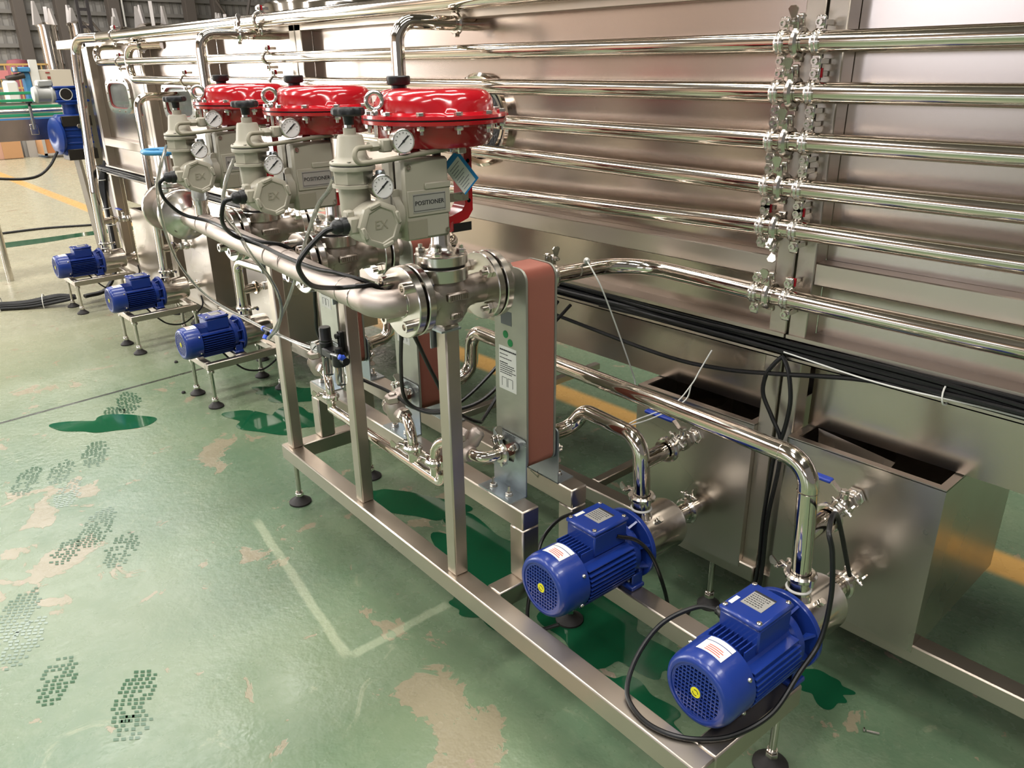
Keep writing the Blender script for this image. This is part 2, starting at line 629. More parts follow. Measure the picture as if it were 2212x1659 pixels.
for x, y, l, w, a in ((-3.61, .74, .15, .055, .6), (-4.12, 1.05, .17, .06, .7), (-2.95, .556, .15, .06, .4), (-2.73, .57, .12, .055, .4), (-2.57, .20, .15, .06, .35), (-1.96, .36, .11, .05, .3), (-1.85, .32, .06, .045, .3),
                      (-3.31, .55, .13, .05, .5), (-3.54, .45, .14, .05, .5), (-3.53, .58, .12, .05, .5), (-2.41, .19, .13, .05, .35), (-2.17, .22, .11, .05, .4), (-4.02, .95, .11, .05, .7), (-2.85, .42, .09, .045, .4)):
    mb = MB().at(Matrix.Translation((x, y, .001)) @ Matrix.Rotation(a + 2.2, 4, 'Z'))
    u = -l
    while u < l:
        v = -w + (.004 if int(u * 1000) % 2 else 0)
        while v < w:
            if (u / l) ** 2 + (v / w) ** 2 < .95 and rnd.random() < .86:
                du, dv = .0115 * rnd.uniform(.75, 1), .0135 * rnd.uniform(.7, 1)
                mb.add([(u, v, 0), (u + du, v + .003, 0), (u + du, v + dv + .003, 0), (u, v + dv, 0)], [(0, 1, 2, 3)])
            v += .0175
        u += .0155
    solo('wet_footprint', mb, 'tread_green', 'dark wet boot print of tread blocks on the green floor', 'footprint', group='wet boot prints', loc=(x, y, 0))
wf = sstruct('wall_far', MB().box((-26.6, -15, 0), (-26.5, 17, 9)), 'wall_sheet')
for i in range(44):                       # raised ribs of the profiled sheet, as far as the picture shows the wall
    y = 4.4 + i * .22
    part('sheet_rib', MB().box((-26.5, y, .0), (-26.47, y + .07, 4.2)), 'wall_rib', wf)
for z in (1.33, 1.75, 2.17, 2.61, 3.02, 3.44, 3.86):
    part('wall_rail', MB().box((-26.46, 2, z), (-26.36, 17, z + .10)), 'wall_rib', wf)
ws = sstruct('wall_side', MB().box((-27, -15.1, 0), (10, -15, 9)), 'hall_brown')
for x in (-22, -18, -14, -10, -6, -2, 2, 6):
    part('column', MB().box((x - .2, -15, 0), (x + .2, -14.6, 9)), 'hall_dark', ws)  # unseen columns, added so the steel panels reflect some dark structure
part('reflection_band', MB().box((-26.5, -15, 0), (10, -14.95, 1.4)), 'hall_dark', ws)  # unseen dark band along the wall foot, added for its reflection
sstruct('wall_back', MB().box((-27, 17, 0), (10, 17.1, 9)), 'wall_sheet')
sstruct('ceiling', MB().box((-27, -15, 9), (10, 17, 9.1)), 'roof_sheet')
lab = ['nearest the left picture edge', 'behind the finned silver tank', 'beside the dark ladder', 'with a white cable down its face', 'right of the white cable']
for i, (y, w) in enumerate(((5.92, .28), (6.97, .30), (8.33, .32), (10.53, .30), (11.35, .2))):
    solo('steel_column', MB().box((-26.2, y - w / 2, 0), (-25.9, y + w / 2, 9), .01), 'column_grey', 'grey steel hall column ' + lab[i], 'column', group='columns of the far wall')
solo('drop_cable', MB().cyl((-25.85, 8.54, 0), (-25.85, 8.54, 8.9), .025, 8), 'white_plastic', 'thin white cable hanging down a grey hall column', 'cable')

# ------------------------------------------------------------------ the long stainless machine
PF, PW, PT = 1.82, 1.875, 1.90           # post front, wall panel, trough panel
def module(name_label, x0, x1, wins=(), tanks=(), far=False):
    t = thing('machine_module', name_label, 'machine', ((x0 + x1) / 2, PF, 0))
    pw = .052
    g = .003
    for xa, xb in ((x0 + g, x0 + pw), (x1 - pw, x1 - g)):
        part('post', MB().box((xa, PF, .185), (xb, PF + .055, 1.78), .003), 'tube_steel', t)
    # wall panel with window openings
    xa, xb = x0 + pw, x1 - pw
    if not wins:
        part('wall_panel', MB().box((xa, PW, .93), (xb, PW + .004, 1.78)), 'panel_steel', t)
    else:
        cuts = [xa] + [c for w in wins for c in (w[0] - .28, w[0] + .28)] + [xb]
        mb = MB()
        for i in range(0, len(cuts), 2):
            mb.box((cuts[i], PW, .93), (cuts[i + 1], PW + .004, 1.78))
        for wx, wz in wins:
            mb.holed([(a, b) for a, b in recth(.28, wz)], [(a, b) for a, b in win_outline(.225, .092)], (wx, PW, wz), (1, 0, 0), (0, 0, 1), (0, .004, 0))
        part('wall_panel', mb, 'panel_steel', t)
        for wx, wz in wins:
            fr = MB().holed(win_outline(.245, .115), win_outline(.205, .082), (wx, PW - .012, wz), (1, 0, 0), (0, 0, 1), (0, .012, 0))
            f = part('window_frame', fr, 'bright_steel', t)
            part('window_seal', MB().holed(win_outline(.211, .087), win_outline(.198, .077), (wx, PW - .004, wz), (1, 0, 0), (0, 0, 1), (0, .01, 0)), 'gasket_red', f)
            part('window_pane', MB().prism(win_outline(.207, .084), (wx, PW + .004, wz), (1, 0, 0), (0, 0, 1), (0, .004, 0)), 'window_pane', f)
            for a, b in win_outline(.225, .099)[::2]:
                part('window_bolt', MB().hexn((wx + a, PW - .012, wz + b), (0, -1, 0), .006, .005), 'bright_steel', f)
    part('ledge_tube', MB().box((xa, PF + .002, 1.086), (xb, PW, 1.142), .003), 'tube_steel', t)
    part('top_tube', MB().box((x0 + g, PF, 1.742), (x1 - g, PF + .055, 1.80), .003), 'tube_steel', t)
    part('trough_panel', MB().box((xa, PT, .685), (xb, PT + .004, .91)), 'panel_steel', t)
    part('tray_lid', MB().box((x0 + g, PF - .005, .944), (x1 - g - .0, PW, .949)).box((x0 + g, PF - .008, .936), (x1 - g, PF - .004, .949)).box((x0 + g, PF - .008, .936), (x1 - g, PF + .004, .939)), 'tube_steel', t)
    part('tray_lip', MB().box((x0 + g, PF - .012, .883), (x1 - g, PF - .009, .893)).box((x0 + g, PF - .012, .883), (x1 - g, PT, .886)), 'tube_steel', t)
    part('floor_rail', MB().box((x0 + g, 1.803, .183), (x1 - g, 1.86, .236), .004), 'tube_steel', t)
    if x0 < -3 and x1 > -1:
        for xx in (-2.44, -1.65):
            part('cross_member', MB().box((xx, 1.86, .205), (xx + .035, 2.75, .236), .003), 'tube_steel', t)
    part('back_wall', MB().box((x0 + g, 2.75, .93), (x1 - g, 2.76, 1.78)), 'panel_steel', t)
    part('roof_plate', MB().box((x0 + g, PF + .05, 1.785), (x1 - g, 2.76, 1.795)), 'panel_steel', t)
    for tx0, tx1 in tanks:
        mb = MB()
        yb, zb, zt, d = 2.35, .216, .678, .004
        mb.box((tx0, 1.80, zb), (tx1, 1.80 + d, zt))
        mb.box((tx0, 1.804, zb), (tx0 + d, yb, zt)).box((tx1 - d, 1.804, zb), (tx1, yb, zt))
        mb.box((tx0 + d, yb - d, zb), (tx1 - d, yb, zt)).box((tx0 + d, 1.804, zb), (tx1 - d, yb - d, zb + d))
        k = part('water_tank', mb, 'tank_steel', t)
        rim = MB()
        rim.box((tx0, 1.80, zt - .002), (tx1, 1.82, zt + .003)).box((tx0, 1.82, zt - .002), (tx0 + .02, 2.0, zt + .003)).box((tx1 - .02, 1.82, zt - .002), (tx1, 2.0, zt + .003))
        part('tank_rim', rim, 'tube_steel', k)
        if tx1 > -.6:
            b = MB().add([(tx0 + .03, 1.905, .68), (tx0 + .24, 1.905, .655), (tx0 + .22, 1.86, .60), (tx0 + .03, 1.92, .62)], [(0, 1, 2, 3)])
            part('baffle_sheet', b, 'tank_steel', k)
    for fx in (x0 + .16, x1 - .16):
        foot(t, fx, 1.84, .19)
    return t
def recth(h, wz):
    o = []
    z0, z1 = .93 - wz, 1.78 - wz
    n = 6
    # same number of points as win_outline (24)
    for k in range(n):
        o.append((h, z0 + (z1 - z0) * k / n))
    for k in range(n):
        o.append((h - 2 * h * k / n, z1))
    for k in range(n):
        o.append((-h, z1 - (z1 - z0) * k / n))
    for k in range(n):
        o.append((-h + 2 * h * k / n, z0))
    return o
def win_outline(a, b, n=24):
    o = []
    for k in range(n):
        t = 2 * PI * (k + .5) / n - PI * .25
        c, s = math.cos(t), math.sin(t)
        q = (abs(c) ** 4.5 + abs(s) ** 4.5) ** (-1 / 4.5)
        o.append((a * c * q, b * s * q))
    return o
def foot(t, x, y, ztop, pad=.036):
    k = part('foot_pad', MB().lathe([(pad, 0), (pad, .007), (pad * .72, .016), (.016, .026), (.013, .034)], (x, y, 0), (0, 0, 1), 22), 'black_rubber', t)
    part('foot_stem', MB().cyl((x, y, .028), (x, y, ztop), .0095, 10).hexn((x, y, .03), (0, 0, 1), .016, .014).hexn((x, y, ztop - .018), (0, 0, 1), .017, .014).torus((x, y, .05), (0, 0, 1), .011, .003, 12, 6), 'bright_steel', k)
    return k
module('stainless machine section nearest the camera with open tank of dark water', -.962, .75, tanks=((-.911, -.512),))
module('stainless machine section behind the three red valve heads', -3.40, -.962, wins=(), tanks=((-1.417, -1.012),))
module('stainless machine section behind the nearest stand pump', -4.40, -3.40, tanks=((-4.20, -3.76),))
module('stainless machine section with the half hidden round cornered window', -5.38, -4.40, wins=((-4.98, 1.415),), tanks=((-5.12, -4.70),))
module('stainless machine end section with a fully visible bolted window', -6.45, -5.38, wins=((-6.04, 1.43),), tanks=((-6.05, -5.55),))
# round manhole window of the middle section, seen beside the nearest red valve head
t = thing('round_porthole', 'round chrome rimmed porthole behind the nearest red valve head', 'porthole', (-2.215, PW, 1.26))
part('rim', MB().lathe([(.155, 0), (.155, .02), (.145, .026), (.13, .02), (.128, .004), (.118, .004), (.115, .012), (.105, .012), (.105, 0)], (-2.215, PW, 1.42), (0, -1, 0), 48), 'polished_steel', t)
part('rim_gasket', MB().torus((-2.215, PW - .012, 1.42), (0, 1, 0), .123, .004, 48, 6), 'black_rubber', t)
part('pane', MB().lathe([(.106, 0), (.106, .006)], (-2.215, PW, 1.42), (0, -1, 0), 40), 'mesh_black', t)
# portal at the far end of the machine
t = thing('end_portal', 'open stainless portal frame at the far end of the machine', 'frame', (-6.9, PF, 0))
part('top_beam', MB().box((-7.12, PF, 1.74), (-6.45, PF + .16, 1.80), .003), 'tube_steel', t)
part('post', MB().box((-7.10, PF + .09, .04), (-7.04, PF + .15, 1.74), .003), 'tube_steel', t)
part('post', MB().box((-6.72, PF + .09, .04), (-6.64, PF + .15, 1.74), .003), 'tube_steel', t)
part('side_sheet', MB().box((-6.62, PF + .03, .93), (-6.455, PF + .036, 1.74)), 'panel_steel', t)
part('slope_leg', MB().tube([(-6.62, PF + .03, .93), (-6.42, PF + .03, .20)], .03, 0, 4), 'tube_steel', t)
part('foot_rail', MB().box((-7.10, PF + .09, .0), (-6.45, PF + .15, .04), .003), 'tube_steel', t)
# cables lying in the tray
random.seed(3)
for i in range(18):
    y = 1.818 + .010 * (i % 5)
    z = .894 + .010 * (i // 5)
    pts = []
    for k in range(16):
        x = .72 - k * .49
        bulge = math.exp(-((x + .25) / .5) ** 2)
        pts.append((x + random.uniform(-.1, .1), y + random.uniform(-.020, .012) - bulge * .022, z + random.uniform(-.004, .010) + bulge * .006))
    solo('tray_cable', MB().sweep(spline(pts, 6), (.0055, .0075, .0065)[i % 3], 7, False), 'cable_black', 'black power cable lying in the long machine cable tray', 'cable', group='black cables bundled in the cable tray')
for n, pts in enumerate(([(-.95, 1.795, .908), (-.7, 1.785, .898), (-.45, 1.79, .905), (-.1, 1.785, .905), (.4, 1.785, .905)], [(-.40, 1.782, .922), (-.25, 1.778, .910), (.1, 1.785, .905)])):
    solo('white_wire', MB().sweep(spline(pts), .0022, 6, False), 'white_plastic', ['thin white wire resting on the black tray cables near the join', 'short white wire on the tray cables at the picture edge'][n], 'wire')
# cable loop hanging at the join of the two sections
for n, pts in enumerate(([(-.955, 1.80, .893), (-.972, 1.795, .87), (-.989, 1.79, .835), (-.990, 1.788, .782), (-.956, 1.786, .726), (-.922, 1.784, .67), (-.918, 1.785, .588), (-.931, 1.785, .423), (-.93, 1.785, .20), (-.95, 1.75, .03)],
                         [(-.955, 1.80, .895), (-.938, 1.795, .875), (-.923, 1.79, .845), (-.911, 1.788, .78), (-.917, 1.786, .698), (-.935, 1.787, .62), (-.94, 1.788, .55), (-.945, 1.788, .42), (-.945, 1.79, .22), (-.965, 1.76, .03)])):
    solo('hanging_cable', MB().sweep(spline(pts), .0058, 8, False), 'cable_black', ['black cable hanging from the tray at the join, left strand of the loop', 'black cable hanging from the tray at the join, right strand of the loop'][n], 'cable')
solo('loose_cable', MB().sweep(spline([(-2.5, 1.80, .875), (-1.778, 1.80, .825), (-1.335, 1.797, .80), (-1.128, 1.795, .813), (-.962, 1.792, .845), (-.758, 1.793, .889), (-.60, 1.80, .902), (-.3, 1.81, .91)]), .0062, 8, False), 'cable_black', 'long black cable sagging across the front of the cable tray panels', 'cable')
# ------------------------------------------------------------------ clamps and long pipes
PR = .0225                                # pipe radius
PY = 1.77
def frame_of(ax, up=(0, 0, 1)):
    a = V(ax).normalized()
    u = V(up)
    u = (u - a * u.dot(a)).normalized()
    return a, u, a.cross(u)
def triclamp(label, o, ax, r=PR, nut=(0, 0, 1), frame='W', group='tri-clamps'):
    """hinged pipe clamp with bolt and wing nut"""
    o = V(o)
    a, u, w = frame_of(ax, nut)
    t = thing('pipe_clamp', label, 'clamp', o, frame, group)
    h = .009
    part('clamp_ring', MB().lathe([(r + .001, -h), (r + .009, -h), (r + .014, -h * .4), (r + .014, h * .4), (r + .009, h), (r + .001, h)], o, a, 28, closed=True), 'bright_steel', t)
    q = o + u * (r + .014)
    R = Matrix((w, a, u)).transposed().to_4x4()
    R.translation = q
    part('clamp_lug', MB().at(R).box((-.016, -h * .8, -.008), (-.006, h * .8, .022), .002).box((.006, -h * .8, -.008), (.016, h * .8, .022), .002), 'bright_steel', t)
    b = part('clamp_bolt', MB().at(R).cyl((-.026, 0, .013), (.034, 0, .013), .0035, 8), 'bright_steel', t)
    wing = MB().at(R @ Matrix.Translation((.022, 0, .013)))
    wing.cyl((-.006, 0, 0), (.006, 0, 0), .0065, 10)
    wing.prism([(-.004, .004), (.004, .004), (.012, .026), (.006, .032), (-.006, .032), (-.012, .026)], (-.002, 0, 0), (0, 1, 0), (0, 0, 1), (.004, 0, 0))
    part('wing_nut', wing, 'bright_steel', b)
    q2 = o - u * (r + .014)
    part('clamp_hinge', MB().cyl(q2 - a * h, q2 + a * h, .006, 10), 'bright_steel', t)
    return t
def saddle(label, o, ax=(1, 0, 0), r=PR, out=(0, -1, 0), group='pipe saddles on the machine posts', red=False, back=.045):
    """two-bolt saddle holding a pipe to a post"""
    o = V(o)
    a, u, w = frame_of(ax, (0, 0, 1))
    t = thing('pipe_saddle', label, 'bracket', o, 'W', group)
    h = .010
    part('strap', MB().lathe([(r, -h), (r + .004, -h), (r + .006, -h * .5), (r + .004, -h * .2), (r + .004, h * .2), (r + .006, h * .5), (r + .004, h), (r, h)], o, a, 28, closed=True), 'bright_steel', t)
    f = V(out)
    for s in (1, -1):
        c = o + u * s * (r + .017)
        lug = part('saddle_lug', MB().box(c - a * h * 1.15 - u * .016 - f * .004, c + a * h * 1.15 + u * .014 + f * .004, .003), 'bright_steel', t)
        part('socket_screw', MB().lathe([(.008, 0), (.008, .008), (.005, .008), (.005, .003)], c + f * .004, f, 12), 'bright_steel', lug)
        part('standoff', MB().box(c - a * .006 - u * .006 - f * .006, c + a * .006 + u * .006 - f * back, .001), 'bright_steel', t)
        if red and s > 0:
            part('red_washer', MB().box(c - a * h * .9 - u * .008 - f * .006, c + a * h * 1.3 + u * .012 - f * .011), 'valve_red', t)
    return t
def pipe(label, pts, r=PR, fil=.075, m='polished_steel', frame='W', group=None, rings=(), n=20):
    """a bent pipe run; rings are weld seams along it"""
    mb = MB().tube(pts, r, fil, n)
    for p, a in rings:
        mb.torus(p, a, r, .0012, n, 6)
    return solo('steel_pipe', mb, m, label, 'pipe', frame, group, loc=pts[0])
ORD = ['top', 'second', 'third', 'fourth', 'fifth', 'lowest']
ZR = [1.638, 1.533, 1.4255, 1.321, 1.2245, 1.055]
for i, z in enumerate(ZR):
    n = ORD[i]
    pipe(f'polished {n} pipe of the row right of the clamps', [(-.99, PY, z), (.75, PY, z + .004)])
    triclamp(f'tri-clamp joining the two halves of the {n} long pipe', (-.992, PY, z), (1, 0, 0), nut=(0, -.25, 1) if i != 4 else (0, -.5, -1))
    saddle(f'bolted saddle left of the tri-clamp on the {n} long pipe', (-1.032, PY, z), red=i == 4)
    saddle(f'bolted saddle right of the tri-clamp on the {n} long pipe', (-.945, PY, z), red=i in (1, 4, 5))
g = 'polished pipes running along the middle machine section'
pipe('topmost big pipe along the upper edge of the machine, elbow at its far end', [(-6.13, 1.611, .446), (-6.13, 1.615, .8), (-6.20, 1.70, 1.79), (-5.9, PY, 1.79), (.4, PY, 1.795)], .030, .10)
pipe('top pipe left of the clamps with its far end turned up', [(-.994, PY, ZR[0]), (-6.02, PY, 1.640), (-6.02, PY, 1.735), (-6.03, PW, 1.74)], PR, .05)
pipe('second pipe left of the clamps ending in a far U-bend', [(-.994, PY, ZR[1]), (-5.42, PY, 1.537), (-5.42, PY, 1.728), (-5.10, PW, 1.728)], .0235, .085)
pipe('third pipe left of the clamps passing the red valve heads', [(-.994, PY, ZR[2]), (-3.4, PY, 1.43)])
pipe('fourth pipe left of the clamps passing below the round porthole', [(-.994, PY, ZR[3]), (-3.4, PY, 1.345)])
pipe('fifth pipe left of the clamps sloping slightly down', [(-.994, PY, ZR[4]), (-3.2, PY, 1.17)])
pipe('bent pipe from the nearest heat exchanger to the lowest clamp', [tuple(SW((-1.54, 1.37, 1.072))), (-1.452, PY, 1.064), (-.994, PY, ZR[5])], PR, .15)
# risers into the wall
pipe('tall pipe rising behind the nearest red head and bending into the wall', [tuple(SW((-2.069, 1.37, 1.072))), tuple(SW((-2.069, 1.47, 1.072))), (-2.255, 1.56, 1.10), (-2.255, 1.56, 1.728), (-2.255, PW, 1.728)], PR, [.045, .05, .06])
triclamp('tri-clamp on the tall pipe where it enters the upper wall', (-2.255, 1.80, 1.728), (0, 1, 0))
pipe('tall pipe left of the farthest red head bending into the wall', [tuple(SW((-2.598, 1.37, 1.072))), tuple(SW((-2.62, 1.48, 1.072))), (-3.653, 1.50, 1.10), (-3.653, 1.50, 1.737), (-3.653, PW, 1.737)], PR, [.045, .06, .06])
triclamp('tri-clamp on the tall pipe left of the farthest red head', (-3.653, 1.68, 1.737), (0, 1, 0))
triclamp('tri-clamp on the upper leg of the far U-bend', (-5.28, 1.816, 1.728), V((.32, .1, 0)).normalized())
pipe('pipe rising from the middle stand pump and bending into the wall', [(-4.97, 1.611, .446), (-5.0, 1.64, 1.45), (-5.0, PW, 1.45)], PR, .06)
for n, (x, z, r) in enumerate(((-5.6, 1.79, .030), (-3.61, 1.795, .030), (-5.6, 1.640, PR), (-3.58, 1.639, PR), (-4.58, 1.537, .0235), (-3.54, 1.536, .0235))):
    saddle(['small saddle with red washer on the topmost pipe at its far end', 'small saddle on the topmost pipe above the join of two sections', 'small saddle with red washer on the far end of the top row pipe',
            'small saddle with red washer on the top row pipe above a red head', 'small saddle with red washers on the far part of the second pipe', 'small saddle on the second pipe above the farthest red head'][n], (x, PY, z), r=r, red=True)

# ------------------------------------------------------------------ skid
sk = thing('skid_frame', 'square tube stainless skid carrying two blue pumps and three heat exchangers', 'frame', (-1.68, 1.23, 0), 'S')
def sbox(n, a, b):
    return part(n, MB().box(a, b, .004), 'tube_steel', sk)
sbox('front_rail', (-2.68, 1.04, .197), (-.69, 1.10, .257))
sbox('end_beam', (-.75, 1.10, .197), (-.69, 1.425, .257))
sbox('back_rail', (-1.411, 1.365, .197), (-.75, 1.425, .257))
sbox('cross_beam', (-1.467, 1.10, .197), (-1.411, 1.425, .257))
sbox('cross_beam', (-2.68, 1.10, .197), (-2.62, 1.425, .257))
for x in (-1.595, -2.123, -2.65):
    sbox('post', (x, 1.055, .257), (x + .045, 1.098, 1.0))
    p = MB().box((x - .004, 1.04, .985), (x + .05, 1.10, .99)).box((x - .012, 1.045, .93), (x - .008, 1.095, 1.0))
    part('post_bracket', p, 'zinc_plate', sk)
for y in (1.183, 1.366):
    for x in (-1.467, -2.68):
        sbox('beam_leg', (x, y, .257), (x + .057, y + .06, .42))
    sbox('exchanger_beam', (-2.68, y, .42), (-1.41, y + .06, .48))
for x, y in ((-2.65, 1.075), (-.725, 1.395), (-.725, 1.07), (-2.65, 1.395), (-1.44, 1.395)):
    foot(sk, x, y, .2, .043)

# ------------------------------------------------------------------ heat exchangers
def exchanger():
    t = thing('heat_exchanger', 'x', 'heat exchanger', (-1.537, 1.305, .484), 'S', 'brazed plate heat exchangers')
    x0, x1, y0, y1, z0, z1 = -1.60, -1.474, 1.258, 1.352, .555, 1.12
    cx, cz, w, h = (x0 + x1) / 2, (z0 + z1) / 2, x1 - x0, z1 - z0
    mb = MB()
    n = 30
    ring = rrect(w, h, .03, 6)
    vs, k = [], len(ring)
    for i in range(2 * n + 1):
        s = 0 if i % 2 else -.0022
        for a, b in ring:
            l = math.hypot(a, b)
            da = s * (1 if abs(a) > w / 2 - .03 else 0) * (1 if a > 0 else -1)
            db = s * (1 if abs(b) > h / 2 - .03 else 0) * (1 if b > 0 else -1)
            vs.append((cx + a + da, y0 + (y1 - y0) * i / (2 * n), cz + b + db))
    fs = [(i * k + j, i * k + (j + 1) % k, (i + 1) * k + (j + 1) % k, (i + 1) * k + j) for i in range(2 * n) for j in range(k)]
    fs += [tuple(range(k)), tuple(2 * n * k + j for j in range(k))[::-1]]
    part('plate_pack', mb.add(vs, fs), 'copper_pack', t, 'ribbed copper-brown pack of brazed plates', sharp=20)
    for ya, yb, nm in ((y0 - .007, y0, 'front_cover'), (y1, y1 + .006, 'back_cover')):
        part(nm, MB().prism(rrect(w + .004, h + .004, .032, 6), (cx, ya, cz), (1, 0, 0), (0, 0, 1), (0, yb - ya, 0)), 'exchanger_plate', t)
    for z in (.60, 1.072):
        part('port', MB().cyl((-1.54, y1, z), (-1.54, 1.40, z), .024, 20), 'bright_steel', t)
    part('port', MB().cyl((-1.54, 1.215, .60), (-1.54, y0, .60), .017, 18), 'copper_pack', t)
    yf = y0 - .0075
    lb = part('rating_label', MB().box((-1.585, yf, .775), (-1.512, yf + .001, .90)), 'paper_white', t)
    mb = MB()
    random.seed(11)
    rows = [(.889, 1, .004), (.877, .5, .002), (.866, .7, .002), (.853, .45, .003), (.847, .9, .002), (.841, .9, .002), (.835, .8, .002), (.829, .95, .002), (.823, .7, .002)]
    for z, f, hh in rows:
        x = -1.581
        while x < -1.581 + .066 * f:
            l = random.uniform(.003, .009)
            mb.box((x, yf - .0006, z - hh / 2), (x + l, yf, z + hh / 2))
            x += l + .0015
    for a, b, c, d in ((-1.573, .785, -1.553, .81), (-1.548, .785, -1.528, .81)):
        mb.box((a, yf - .0006, b), (a + .001, yf, d)).box((c, yf - .0006, b), (c + .001, yf, d)).box((a, yf - .0006, d), (c, yf, d + .001))
    part('printed_lines', mb, 'print_black', lb, kind='stuff')
    part('worn_emblem', MB().box((-1.575, yf, .962), (-1.530, yf + .001, 1.0)), 'print_grey', t, 'grey worn emblem patch')
    for a, b in ((-1.556, .935), (-1.537, .915)):
        part('round_sticker', MB().lathe([(.0105, 0), (.0105, .0006)], (a, yf + .0004, b), (0, -1, 0), 20), 'sticker_green', t, 'small round green sticker')
    # zinc plated angle brackets
    pl = [(a, b) for a, b in rrect(.142, .172, .016, 6)]
    pl = [(a, b if b > 0 else (-.086 if b < -.06 else b)) for a, b in pl]
    for y, s, nm in ((1.247, -1, 'front_bracket'), (1.362, 1, 'back_bracket')):
        b = part(nm, MB().holed(pl, star(0, .034, pl, .036), (-1.537, y, .566), (1, 0, 0), (0, 0, 1), (0, s * .004, 0)).box((-1.608, y, .48), (-1.466, y + s * .062, .484)), 'zinc_plate', t, 'zinc plated angle bracket')
        for dx in (-.035, .035):
            part('bracket_bolt', MB().cyl((-1.537 + dx, y + s * .035, .478), (-1.537 + dx, y + s * .035, .512), .0042, 8).hexn((-1.537 + dx, y + s * .035, .485), (0, 0, 1), .0105, .009).lathe([(.012, 0), (.012, .002)], (-1.537 + dx, y + s * .035, .484), (0, 0, 1), 14), 'bright_steel', b)
            part('bracket_bolt', MB().cyl((-1.537 + dx, y + s * .004, .626), (-1.537 + dx, y + s * .034, .626), .0042, 8).hexn((-1.537 + dx, y + s * .006, .626), (0, s, 0), .0105, .009).hexn((-1.537 + dx, y + s * .018, .626), (0, s, 0), .009, .007), 'bright_steel', b)
    return t
DX = -.529
hx = exchanger()
hx['label'] = 'copper plate heat exchanger nearest the camera with green stickers in full view'
KIDS = {}
def copies(t, l2, l3):
    a = dup(t, (DX, 0, 0), l2, frame='S')
    b = dup(t, (2 * DX, 0, 0), l3, frame='S')
    return a, b
copies(hx, 'middle one of the three copper plate heat exchangers', 'copper plate heat exchanger farthest from the camera, behind the air filter')
# condensate traps
def trap(label, p, sgn):
    """p: x of the exchanger port; the trap stands on side sgn of it"""
    t = thing('steam_trap', label, 'steam trap', (p + sgn * .1, 1.15, .48), 'S', 'condensate traps')
    c = p + sgn * .09
    part('inlet_elbow', MB().tube([(p, 1.215, .60), (p, 1.152, .60), (c - sgn * .03, 1.148, .602)], .0165, .045), 'polished_steel', t)
    body = MB().lathe([(.016, -.036), (.024, -.032), (.031, -.012), (.031, .022), (.027, .034), (.018, .036)], (c, 1.148, .602), (0, -.15, 1), 20)
    body.lathe([(.021, -.046), (.023, -.036), (.023, .036), (.021, .046)], (c, 1.148, .600), (1, 0, 0), 18).lathe([(.020, 0), (.024, .01), (.020, .045), (.012, .052)], (c - sgn * .012, 1.165, .615), (-sgn * .3, .5, .8), 16)
    part('trap_body', body, 'satin_pipe', t)
    part('hex_cap', MB().hexn((c, 1.142, .636), (0, -.15, 1), .027, .022).hexn((c, 1.138, .658), (0, -.15, 1), .012, .006), 'satin_pipe', t)
    part('union_nut', MB().hexn((c + sgn * .04, 1.148, .60), (sgn, 0, 0), .025, .016), 'bright_steel', t)
    e = p + sgn * .205
    part('outlet_pipe', MB().tube([(c + sgn * .05, 1.148, .60), (e, 1.13, .60), (e, 1.13, .478)], .0155, .06), 'polished_steel', t)
    part('outlet_ferrule', MB().lathe([(.017, -.022), (.024, -.004), (.024, .006), (.017, .01)], (e, 1.13, .523), (0, 0, 1), 20), 'bright_steel', t)
    triclamp('tri-clamp under the outlet of the ' + label.split(' at ')[0] + ' of the ' + label.split('of the ')[-1], (e, 1.13, .523), (0, 0, 1), .016, (-1, -.2, 0), 'S')
    return t
trap('steam trap at the foot of the nearest heat exchanger', -1.54, -1)
trap('steam trap at the foot of the middle heat exchanger', -2.069, 1)
trap('steam trap at the foot of the farthest heat exchanger', -2.598, 1)
for i, n in enumerate(('nearest', 'middle', 'farthest')):
    triclamp(f'tri-clamp on the front port of the {n} heat exchanger', (-1.54 + i * DX, 1.215, .60), (0, 1, 0), .017, (-.4, 0, .9), 'S')
    triclamp(f'tri-clamp on the rear lower port of the {n} heat exchanger', (-1.54 + i * DX, 1.395, .60), (0, 1, 0), .024, (.7, 0, -.7), 'S')
    triclamp(f'tri-clamp on the rear upper port of the {n} heat exchanger', (-1.54 + i * DX, 1.395, 1.072), (0, 1, 0), .024, (0, 0, 1), 'S')
pipe('thin condensate pipe running low along the inside of the skid', [(-1.705, 1.13, .50), (-1.705, 1.13, .462), (-2.395, 1.13, .475)], .0165, .03, frame='S')
